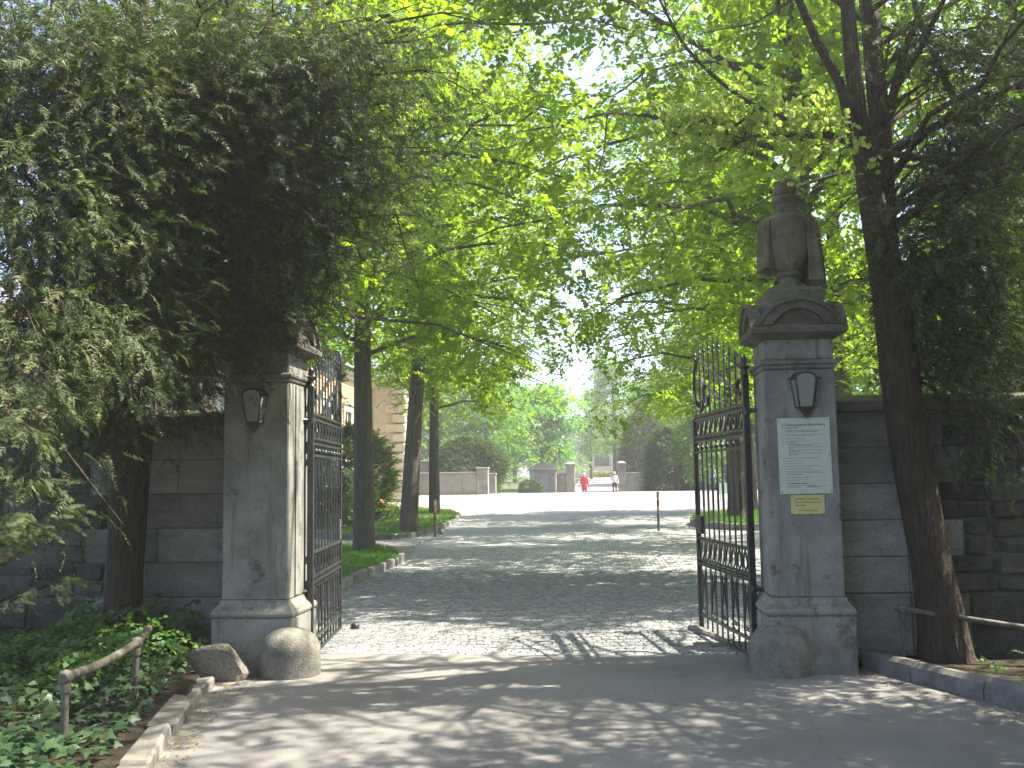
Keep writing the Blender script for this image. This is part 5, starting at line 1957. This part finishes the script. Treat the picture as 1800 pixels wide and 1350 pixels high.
AS = [(-3.1, -8), (4.2, -8), (3.1, -1.9), (2.2, .1), (1.3, .75), (-2.3, .9), (-3.0, -.3)]
ground_leaves('leaf_litter', 'scattered yellow bud scales and twigs on the asphalt', 'litter', AS, 2600, tpl_merge([(*kite([0, 0, 0], np.array([1, 0, 0]), np.array([0, 1, 0]), np.array([0, 0, 1.]), .016, .009, .2), np.zeros(4))]), 'litter', 1.0, .003, .004, 9, .25,
              fade=lambda X, Y, r: r.uniform(0, 1, len(X)) < np.where((X < -2.3 + .25 * (Y < -1)) | (X > 1.9), 1.0, .35))
ground_leaves('leaf_litter', 'drift of dry leaves and husks along the left kerb', 'litter', [(-3.25, -.75), (-2.2, -4.6), (-1.9, -4.6), (-2.35, -2.9), (-2.75, -1.2), (-2.75, -.45), (-3.0, -.25)], 2600,
              tpl_merge([(*kite([0, 0, 0], np.array([1, 0, 0]), np.array([0, 1, 0]), np.array([0, 0, 1.]), .026, .013, .2), np.zeros(4))]), 'litter', 1.0, .004, .012, 10, .4, .3)
ground_leaves('leaf_litter', 'dry husks along the rounded right kerb', 'litter', [(2.0, .3), (2.15, .0), (2.6, -1.1), (3.3, -2.6), (3.0, -2.6), (2.3, -1.1), (1.9, -.1)], 900,
              tpl_merge([(*kite([0, 0, 0], np.array([1, 0, 0]), np.array([0, 1, 0]), np.array([0, 0, 1.]), .022, .012, .2), np.zeros(4))]), 'litter', 1.0, .004, .01, 11, .4, .3)
# daisies in the verge
ground_leaves('daisies', 'white daisies dotted over the far verge', 'flowers', V2, 900, tpl_flower(6, .02), 'white_pet', 1.0, .16, .03, 13, .2)


def flower_bed(name, label, cx, cyy, rx, ry, n, mats, hgt, seed):
    t = thing(name, label, 'flowers', gpos(cx, cyy))
    r = np.random.default_rng(seed)
    a = r.uniform(0, 2 * PI, n * 4)
    q = np.sqrt(r.uniform(0, 1, n * 4))
    O = np.stack([rx * q * np.cos(a), ry * q * np.sin(a), .05 + hgt * r.uniform(.1, .8, n * 4)], 1)
    v, f, rn = scatter(TL[1], O, r.normal(0, 1, (n * 4, 3)) + np.array([0, 0, .6]), r.normal(0, 1, (n * 4, 3)), r.uniform(.5, .9, n * 4), r.uniform(.2, .8, n * 4))
    link('foliage', np_mesh(name, v, f, 'herb', rn), t)
    for i, m in enumerate(mats):
        a = r.uniform(0, 2 * PI, n)
        q = np.sqrt(r.uniform(0, 1, n))
        O = np.stack([rx * q * np.cos(a), ry * q * np.sin(a), hgt * r.uniform(.6, 1.05, n)], 1)
        v, f, rn = scatter(tpl_flower(6, .075), O, r.normal(0, 1, (n, 3)), r.normal(0, .4, (n, 3)) + np.array([0, 0, 1]), r.uniform(.7, 1.2, n), r.uniform(.2, .8, n))
        link('blossoms', np_mesh(name, v, f, m, rn), t)
    return t


flower_bed('flower_bed', 'bed of red tulips and yellow blossom between two lime trunks', -6.95, 24.6, .5, .6, 12, ('red', 'yellow'), .85, 3)
flower_bed('flower_bed', 'small red and white flowers at the foot of the grey far wall', 4.0, 55.5, .6, .4, 40, ('red', 'white_pet'), .55, 4)
flower_bed('flower_bed', 'bright yellow flower bed on the terrace before the chapel', 1.0, 121, 2.2, .9, 260, ('yellow',), .8, 5)

# ================================================================== BUILDING AND FAR THINGS
def brick_building():
    """pale brick cemetery building; its long side faces the drive, a quoined bay projects at the far end"""
    X, Y0, Y1, zb = -11.5, 21.5, 38.4, .0
    eave = 6.75
    t = thing('brick_building', 'yellow brick cemetery building with cream quoins behind the lime trees', 'building', (X, Y0, 0))
    D = 12.0
    L = Y1 - Y0
    MB().box(-D, -.02, .02, L + 2, -.1, eave - .45).build('wall', 'bmortar', t)
    # brick courses, proud of the mortar
    mb = MB()
    bw, bh, g = .62, .16, .03
    z, k = .75, 0
    wins = [(2.2, 3.5), (6.3, 7.6), (10.4, 11.7), (14.2, 15.3)]
    while z + bh < eave - .5:
        yy = -.3 * (k % 2)
        while yy < L:
            a, b = max(yy, .36), min(yy + bw, L)
            cyw = (a + b) / 2
            if b - a > .08 and not any(w0 - .25 < cyw < w1 + .25 and 1.35 < z < 5.0 for w0, w1 in wins):
                mb.box(-.019, .006, a + .008, b - g + .008, z, z + bh - g)
            yy += bw
        xx = -.3 * (k % 2)
        while xx < 8.4:
            a, b = max(xx, .36), min(xx + bw, 8.4)
            if b - a > .08:
                mb.box(-b + g, -a, -.006, .019, z, z + bh - g)
            xx += bw
        z += bh
        k += 1
    tag(mb.build('brick', 'brick', t), kind='stuff')
    # plinth, corner strips, string course and cornice
    MB().box(-D, .06, -.06, L, -.1, .74).build('plinth', 'cream', t)
    for yy in (0, 4.85, 8.95, 13.0):
        w = .36 if yy else .35
        MB().cbox(-.35 if yy == 0 else -.018, .05, yy - .05, yy + w, .742, eave - .45, .015).build('pilaster', 'cream', t)
    MB().box(-D, .09, -.09, L, eave - .448, eave - .25).build('frieze', 'cream', t)
    MB().box(-D, .30, -.30, L, eave - .248, eave - .10).build('cornice', 'cream', t)
    MB().tube([(.42, -.42, eave - .02), (.42, L, eave - .02)], .08, 8).build('gutter', 'gutter', t, 40)
    MB().tube([(.42, -.42, eave - .02), (-D, -.42, eave - .02)], .08, 8).build('gutter', 'gutter', t, 40)
    for w0, w1 in wins:
        w = thing_child('window', t)
        MB().box(-.10, -.012, w0 + .02, w1 - .02, 1.55, 4.7).build('pane', 'glass_dark', w)
        fr = MB()
        fr.box(-.03, .07, w0 - .24, w0, 1.4, 4.75).box(-.03, .07, w1, w1 + .24, 1.4, 4.75).box(-.03, .09, w0 - .3, w1 + .3, 4.752, 5.05).box(-.03, .16, w0 - .34, w1 + .34, 5.052, 5.14)
        fr.build('surround', 'cream', w)
        MB().box(-.03, .16, w0 - .3, w1 + .3, 1.25, 1.398).build('sill', 'cream', w)
        mu = MB()
        m = (w0 + w1) / 2
        mu.box(-.011, .02, m - .04, m + .04, 1.5, 4.7)
        for zz in (2.5, 3.5):
            mu.box(-.011, .016, w0, w1, zz, zz + .05)
        mu.build('window_bars', 'frame_white', w)
    # hipped roof in tile courses
    rf = MB()
    rise, run = 2.6, 5.5
    pts = [(.45, -.45, eave - .1), (.45, L + 1, eave - .1), (-D, L + 1, eave - .1), (-D, -.45, eave - .1), (-run, run, eave + rise), (-run, L + 1, eave + rise)]
    rf.add(pts, [(0, 1, 5, 4), (3, 0, 4), (1, 2, 3, 4, 5)])
    r_o = rf.build('roof', 'rooftile', t)
    tl = MB()
    n = 26
    for i in range(n):
        u0, u1 = i / n, (i + 1) / n
        def q(u, lift):
            return (.45 + (-run - .45) * u, -.45 + (run + .45) * u, eave - .1 + (rise + .1) * u + lift)
        a, b = q(u0, .05), q(u1, .02)
        tl.add([a, (a[0], L + 1, a[2]), (b[0], L + 1, b[2]), b], [(0, 1, 2, 3)])
        tl.add([(-D, a[1], a[2]), a, b, (-D, b[1], b[2])], [(0, 1, 2, 3)])
    tag(tl.build('tile_course', 'rooftile', r_o), kind='stuff')
    # projecting quoined bay
    bx1 = P(712, 760, Y1).x - X
    bay = MB().box(-2, bx1 - .16, L + .12, L + 4.0, -.1, eave + .05).build('bay', 'cream', t)
    MB().box(.08, .45, L + .02, L + .14, .3, eave - .6).build('pilaster', 'cream', t)
    zz, k = .2, 0
    while zz < eave - .75:
        h = .46
        w = .95 if k % 2 == 0 else .62
        MB().cbox(bx1 - w, bx1 + .05, L - .08, L + (.62 if k % 2 == 0 else .95), zz, zz + h - .08, .05).build('quoin', 'cream', t)
        zz += h
        k += 1
    MB().box(.1, bx1 + .06, L - .06, L + 4, eave - .72, eave - .45).build('architrave', 'cream', t)
    MB().box(.05, bx1 + .30, L - .30, L + 4.2, eave - .448, eave - .22).build('cornice', 'cream', t)
    MB().add([(.0, L - .36, eave - .218), (bx1 + .36, L - .36, eave - .218), (bx1 + .36, L + 4.2, eave - .218), (0, L + 4.2, eave - .218),
              (0, L + .9, eave + .55), (bx1 - .9, L + .9, eave + .55), (bx1 - .9, L + 3.2, eave + .55), (0, L + 3.2, eave + .55)],
             [(0, 1, 5, 4), (1, 2, 6, 5), (2, 3, 7, 6), (4, 5, 6, 7), (0, 4, 7, 3), (0, 3, 2, 1)]).build('bay_roof', 'slate', t)
    MB().tube([(.62, L + .06, eave - .5), (.62, L + .06, .2)], .05, 8).build('downpipe', 'gutter', t, 40)


def thing_child(name, parent):
    o = bpy.data.objects.new(name, None)
    o.empty_display_size = .1
    COL.objects.link(o)
    o.parent = parent
    return o


brick_building()

# low grey wall of the square with two end piers
wa, wb_ = G(722, 868), G(838, 868)
yw = 45.0
x0, x1 = P(690, 850, yw).x, P(838, 850, yw).x
zt = P(800, 830, yw).z
gw = thing('low_wall', 'low grey rendered wall with pale coping along the sunny square', 'wall', (x1, yw, H(0, yw)))
hz_ = zt - H(0, yw)
xx = x0 - 5
while xx < x1 - .1:
    w = min(2.2, x1 - xx)
    MB().cbox(xx - x1, xx + w - x1 - .01, 0, .3, -.3, hz_ - .09, .01).build('wall_panel', 'grey_wall', gw)
    MB().cbox(xx - x1, xx + w - x1 - .01, -.05, .35, hz_ - .088, hz_, .015).build('coping_stone', 'tomb', gw)
    xx += w
pw = P(858, 850, yw).x - x1
MB().cbox(.0, pw, -.08, .45, -.3, hz_ + .13, .012).build('pier', 'grey_wall', gw)
MB().cbox(-.04, pw + .04, -.12, .49, hz_ + .132, hz_ + .24, .02).build('pier_cap', 'tomb', gw)
p2 = thing('wall_pier', 'second grey pier standing just behind the end of the low wall', 'pier', (P(866, 850, 50).x, 50, H(0, 50)))
MB().cbox(-.18, .2, -.2, .2, -.3, 1.12, .012).build('shaft', 'grey_wall', p2)
MB().cbox(-.22, .24, -.24, .24, 1.122, 1.25, .02).build('cap', 'tomb', p2)

# arched dark tomb behind the low wall
xa = P(810, 815, 54).x
ta = thing('arched_tomb', 'dark round-arched tomb slab behind the low wall', 'tomb', (xa, 54, H(0, 54)))
ar = [(.68 * math.cos(a), 1.55 + .55 * math.sin(a)) for a in np.linspace(0, PI, 13)]
MB().prism([(-.68, -.3)] + ar[::-1] + [(.68, -.3)], -.12, .12, 'y').build('slab', 'dark_tomb', ta)
MB().prism([(.5 * math.cos(a), 1.5 + .4 * math.sin(a)) for a in np.linspace(0, PI, 11)], -.16, -.118, 'y').build('relief', 'grey_wall', ta)
xa = P(775, 800, 57).x
tb = thing('grave_wall', 'weathered grey grave wall behind the arched tomb', 'tomb', (xa, 57, H(0, 57)))
MB().cbox(-1.6, 2.6, -.2, .2, -.3, 2.3, .02).build('panel', 'grey_wall', tb)
MB().cbox(-1.75, 2.75, -.28, .28, 2.302, 2.46, .03).build('coping', 'tomb', tb)

# pedimented tomb left of the path
xa = P(960, 835, 66).x
tc = thing('pedimented_tomb', 'pale tomb with gabled top and corner pilasters beside the path gate', 'tomb', (xa, 66, H(0, 66)))
MB().cbox(-1.2, .75, -.3, .3, -.2, 1.95, .02).build('body', 'tomb', tc)
MB().cbox(.30, .68, -.42, -.302, -.2, 1.95, .02).build('pilaster', 'tomb', tc)
MB().cbox(-1.15, -.77, -.42, -.302, -.2, 1.95, .02).build('pilaster', 'tomb', tc)
MB().cbox(-1.32, .9, -.48, .42, 1.952, 2.10, .02).build('cornice', 'tomb', tc)
MB().prism([(-1.36, 2.102), (.95, 2.102), (-.2, 2.62)], -.46, .40, 'y').build('gable', 'tomb', tc)
MB().cbox(-.75, .28, -.31, -.298, .2, 1.7, .01).build('inscription_panel', 'grey_wall', tc)

# path gate pillars with side walls
for (pa_, pb_, lab, wdir) in ((994, 1012, 'square stone path pillar left of the lady in red', -1), (1085, 1101, 'square stone path pillar right of the man in the pale shirt', 1)):
    yb = 67.0
    xl, xr = P(pa_, 840, yb).x, P(pb_, 840, yb).x
    t = thing('path_pillar', lab, 'pillar', ((xl + xr) / 2, yb, H(0, yb)), 0, 'pillars of the chapel path')
    h = (xr - xl) / 2
    top = P(1003, 812, yb).z - H(0, yb)
    MB().cbox(-h * .85, h * .85, -h * .85, h * .85, -.2, top - .32, .02).build('shaft', 'tomb', t)
    MB().square_lathe([(h * .86, top - .318), (h * 1.05, top - .28), (h * 1.1, top - .2), (h * 1.1, top - .14), (h * .95, top - .13), (h * .6, top - .02), (h * .2, top)]).build('cap', 'tomb', t)
    w = thing('path_wall', 'short grey wall running off the ' + ('left' if wdir < 0 else 'right') + ' path pillar', 'wall', ((xl + xr) / 2 + wdir * h * .86, yb, H(0, yb)))
    L = 1.4 if wdir < 0 else 2.6
    a, b = sorted((0, wdir * L))
    MB().cbox(a, b, -.15, .15, -.2, 1.55, .015).build('panel', 'grey_wall', w)
    MB().cbox(a, b, -.2, .2, 1.552, 1.68, .02).build('coping', 'tomb', w)

# terrace and chapel at the end of the path
yc = 150.0
ch = thing('chapel', 'distant grey chapel with tall dark door and slender spire above the trees', 'chapel', (P(1058, 800, yc).x, yc, H(0, yc)))
zd0, zd1 = P(1058, 820, yc).z - H(0, yc), P(1058, 778, yc).z - H(0, yc)
MB().cbox(-6, 6, 0, 14, -.3, 7.6, .05).build('wall', 'grey_wall', ch)
MB().prism([(-6.4, 7.602), (6.4, 7.602), (0, 10.6)], -.3, 14, 'y').build('roof', 'slate', ch)
dr = MB().cbox(-1.15, 1.15, -.08, .02, zd0, zd1, .02).build('door', 'door', ch)
for x in np.linspace(-.95, .95, 6):
    MB().cbox(x - .14, x + .14, -.11, -.081, zd0 + .1, zd1 - .15, .01).build('door_board', 'door', dr)
for s in (-1, 1):
    MB().cbox(s * 1.5 - .32, s * 1.5 + .32, -.35, -.005, zd0 - .2, zd1 + .2, .03).build('column', 'tomb', ch)
MB().cbox(-2.2, 2.2, -.45, -.005, zd1 + .202, zd1 + .7, .03).build('lintel', 'tomb', ch)
sx_ = P(1053, 640, yc).x - ch.location.x
zs0, zs1, zs2 = (P(1053, k, yc).z - H(0, yc) for k in (690, 632, 588))
tw = MB().cbox(sx_ - 1.15, sx_ + 1.15, 3.0, 5.3, 9.0, zs0, .05).build('tower', 'grey_wall', ch)
MB().cbox(sx_ - 1.3, sx_ + 1.3, 2.85, 5.45, zs0 + .002, zs0 + .5, .05).build('tower_cornice', 'tomb', tw)
MB().cbox(sx_ - .95, sx_ + .95, 3.2, 5.1, zs0 + .502, zs1, .05).build('belfry', 'grey_wall', tw)
MB().cbox(sx_ - .35, sx_ + .35, 3.15, 3.19, zs0 + 1.3, zs1 - .8, .02).build('belfry_opening', 'glass_dark', tw)
MB().square_lathe([(1.05, 0), (.8, .5), (.45, (zs2 - zs1) * .5), (.04, zs2 - zs1)], (sx_, 4.15, zs1 + .002)).build('spire', 'slate', tw)
te = thing('terrace_wall', 'grey stepped terrace below the chapel door', 'steps', (ch.location.x, 134, H(0, 134)))
n = 8
zt_ = P(1058, 820, 140).z - H(0, 134)
for i in range(n):
    MB().cbox(-5, 5, i * .9, 14, zt_ * i / n, zt_ * (i + 1) / n - .004, .02).build('step', 'grey_wall', te)
MB().cbox(-9, -5.01, .2, 14, -.2, zt_, .02).build('cheek_wall', 'grey_wall', te)
MB().cbox(5.01, 9, .2, 14, -.2, zt_, .02).build('cheek_wall', 'grey_wall', te)

# marker posts
def marker(label, p, h, r, bands, name='marker_post'):
    t = thing(name, label, 'post', tuple(p))
    z = -.1
    for z1, m in bands:
        MB().tube([(0, 0, z), (0, 0, z1 * h)], r, 10).build('band', m, t, 40)
        z = z1 * h + .001
    MB().lathe([(r * 1.1, 0), (r * 1.1, .015), (r * .3, .03)], 10, (0, 0, h)).build('cap', 'greypole', t, 40)


pp = G(1158, 933)
hp = P(1158, 866, pp.y).z - pp.z
marker('slim dark post with rust red and white bands standing alone in the drive', pp, hp, .040, ((.52, 'greypole'), (.58, 'dull_red'), (.64, 'dull_white'), (.82, 'brownpole'), (.86, 'dull_white'), (1.0, 'dull_red')))
pq = G(765, 937, .1)
hq = P(765, 880, pq.y).z - pq.z
marker('short weathered post with red and white tip on the grass verge', pq, hq, .04, ((.55, 'brownpole'), (.62, 'greypole'), (.85, 'dull_red'), (1.0, 'dull_white')))
rock('white painted stone at the foot of the short verge post', (pq.x + .18, pq.y - .1, pq.z + .05), .14, .1, .09, 18)

# mint notice stand behind the gate
ns = thing('notice_stand', 'mint green panel on a grey stand seen through the gate bars', 'stand', gpos(P(1278, 858, 36).x, 36))
zb0, zb1 = P(1278, 868, 36).z - H(0, 36), P(1278, 849, 36).z - H(0, 36)
w = (P(1290, 858, 36).x - P(1262, 858, 36).x) / 2
MB().cbox(-w, w, -.03, .03, zb0, zb1, .01).build('panel', 'mint_panel', ns)
MB().cbox(w + .002, w + .1, -.05, .05, zb0 - .1, zb1, .01).build('edge_post', 'navy', ns)
for s in (-1, 1):
    MB().tube([(s * w * .8, .05, -.05), (s * w * .8, .05, zb1 + (.9 if s > 0 else 0))], .035, 8).build('leg', 'gutter', ns, 40)


# ---------------------------------------------------------------- people
def person(label, loc, height, facing, top, legs, hair, walk=.25, coat=False, arm=.15, bald=0.0):
    """one continuous skinned body, rooted at the pelvis; x is to the side, -y is forward"""
    k = height / 1.75
    J = {'pelvis': (0, 0, .95), 'waist': (0, -.01, 1.10), 'chest': (0, -.01, 1.32), 'neck': (0, 0, 1.50), 'chin': (0, -.015, 1.58), 'head': (0, -.02, 1.66), 'crown': (0, -.01, 1.735)}
    Rd = {'pelvis': (.165, .12), 'waist': (.145, .105), 'chest': (.18, .12), 'neck': (.055, .058), 'chin': (.062, .075), 'head': (.075, .095), 'crown': (.045, .06)}
    E_ = [('pelvis', 'waist'), ('waist', 'chest'), ('chest', 'neck'), ('neck', 'chin'), ('chin', 'head'), ('head', 'crown')]
    for s, n in ((-1, 'l'), (1, 'r')):
        f = walk * s
        J.update({'hip' + n: (s * .095, 0, .90), 'knee' + n: (s * .10, -.10 * f - .02, .49), 'ankle' + n: (s * .10, f * -.28 + .05, .09), 'toe' + n: (s * .12, f * -.28 - .12, .035),
                  'sh' + n: (s * .185, 0, 1.43), 'el' + n: (s * (.235 + arm * .3), f * .12 + .02, 1.14), 'wr' + n: (s * (.235 + arm * .4), f * .22 - .10, .90), 'hand' + n: (s * (.23 + arm * .4), f * .24 - .14, .80)})
        Rd.update({'hip' + n: (.10, .10), 'knee' + n: (.062, .066), 'ankle' + n: (.042, .046), 'toe' + n: (.038, .03), 'sh' + n: (.068, .07), 'el' + n: (.046, .046), 'wr' + n: (.03, .034), 'hand' + n: (.022, .04)})
        E_ += [('pelvis', 'hip' + n), ('hip' + n, 'knee' + n), ('knee' + n, 'ankle' + n), ('ankle' + n, 'toe' + n), ('chest', 'sh' + n), ('sh' + n, 'el' + n), ('el' + n, 'wr' + n), ('wr' + n, 'hand' + n)]
    names = list(J)
    me = bpy.data.meshes.new('body')
    me.from_pydata([tuple(c * k for c in J[n]) for n in names], [(names.index(a), names.index(b)) for a, b in E_], [])
    o = bpy.data.objects.new('body', me)
    COL.objects.link(o)
    sk = o.modifiers.new('skin', 'SKIN')
    sk.use_smooth_shade = True
    for i, n in enumerate(names):
        sv = me.skin_vertices[0].data[i]
        sv.radius = (Rd[n][0] * k, Rd[n][1] * k)
        sv.use_root = n == 'pelvis'
    ss = o.modifiers.new('sub', 'SUBSURF')
    ss.levels = ss.render_levels = 2
    bpy.context.view_layer.update()
    dg = bpy.context.evaluated_depsgraph_get()
    bm_ = bpy.data.meshes.new_from_object(o.evaluated_get(dg))
    bpy.data.objects.remove(o)
    bm_.materials.clear()
    for m in ('skin', top, legs, 'trouser'):
        bm_.materials.append(M[m])
    for p in bm_.polygons:
        z = p.center.z / k
        ax = abs(p.center.x / k)
        if z > 1.49 and ax < .14:
            p.material_index = 0
        elif z < .10:
            p.material_index = 3
        elif z < .97 and ax < .20:
            p.material_index = 2
        elif z < 1.08 and ax > .2:
            p.material_index = 0
        else:
            p.material_index = 1
        p.use_smooth = True
    t = thing('person', label, 'person', loc, facing)
    link('body', bm_, t)
    # hair cap and nose
    hc = MB().lathe([(.02, -.11), (.085, -.09), (.100, -.03), (.098, .03), (.075, .075), (.03, .098)], 16, (0, .012, 0)).build('hair', hair, t, 60, (0, .012 * k, 1.675 * k))
    hc.scale = (.9 * k, 1.05 * k, k)
    hc.rotation_euler = (R_(-14), 0, 0)
    MB().lathe([(.016, -.02), (.012, .0), (.006, .02)], 8, (0, 0, 0)).build('nose', 'skin', t, 60, (0, -.118 * k, 1.645 * k))
    if coat:
        prof = [(.24, .42), (.235, .6), (.215, .85), (.185, 1.05), (.185, 1.2), (.19, 1.36), (.15, 1.46), (.09, 1.53), (.07, 1.545)]
        c = MB().lathe([(r * k, z * k) for r, z in prof], 22, sq=lambda a, z: (1.0 if abs(math.cos(a)) > .5 else .86) + .03 * math.sin(6 * a)).build('coat', top, t, 60)
        for s in (-1, 1):
            MB().tube([(s * .17 * k, 0, 1.44 * k), (s * .26 * k, .03, 1.16 * k), (s * .27 * k, -.06, .93 * k)], [.085 * k, .07 * k, .062 * k], 12).build('sleeve', top, t, 60)
    return t


def stand(px, y):
    x = P(px, 840, y).x
    return (x, y, H(x, y))


person('grey haired lady in a red coat walking towards the chapel path', stand(1027, 64), 1.66, PI, 'coat', 'trouser', 'hair_grey', .25, True)
person('man in a pale shirt and dark trousers by the right path pillar', stand(1080, 65.5), 1.74, 0.2, 'shirt', 'trouser', 'hair_grey', .2)
person('man in a teal shirt standing beyond the square, seen through the gate', stand(1252, 55), 1.76, PI - .9, 'teal', 'trouser', 'hair_brown', .15)
person('ginger haired person half hidden behind the island lime trunk', stand(1279, 52), 1.72, -.9, 'navy', 'trouser', 'hair_ginger', .15)


# ================================================================== HAZE
hm = bpy.data.materials.new('haze_air')
hm.use_nodes = True
hn = hm.node_tree
hn.nodes.remove(hn.nodes['Principled BSDF'])
pv = hn.nodes.new('ShaderNodeVolumePrincipled')
pv.inputs['Color'].default_value = (.98, .965, .92, 1)
pv.inputs['Density'].default_value = .0017
pv.inputs['Anisotropy'].default_value = .3
hn.links.new(pv.outputs[0], hn.nodes['Material Output'].inputs['Volume'])
hz_o = MB().box(-60, 60, -25, 190, -1.2, 32).build('haze', hm)  # air volume added to brighten dark areas and pale the far end
tag(hz_o, 'thin haze added to lift the dark tones and veil the distance', 'haze', kind='stuff')
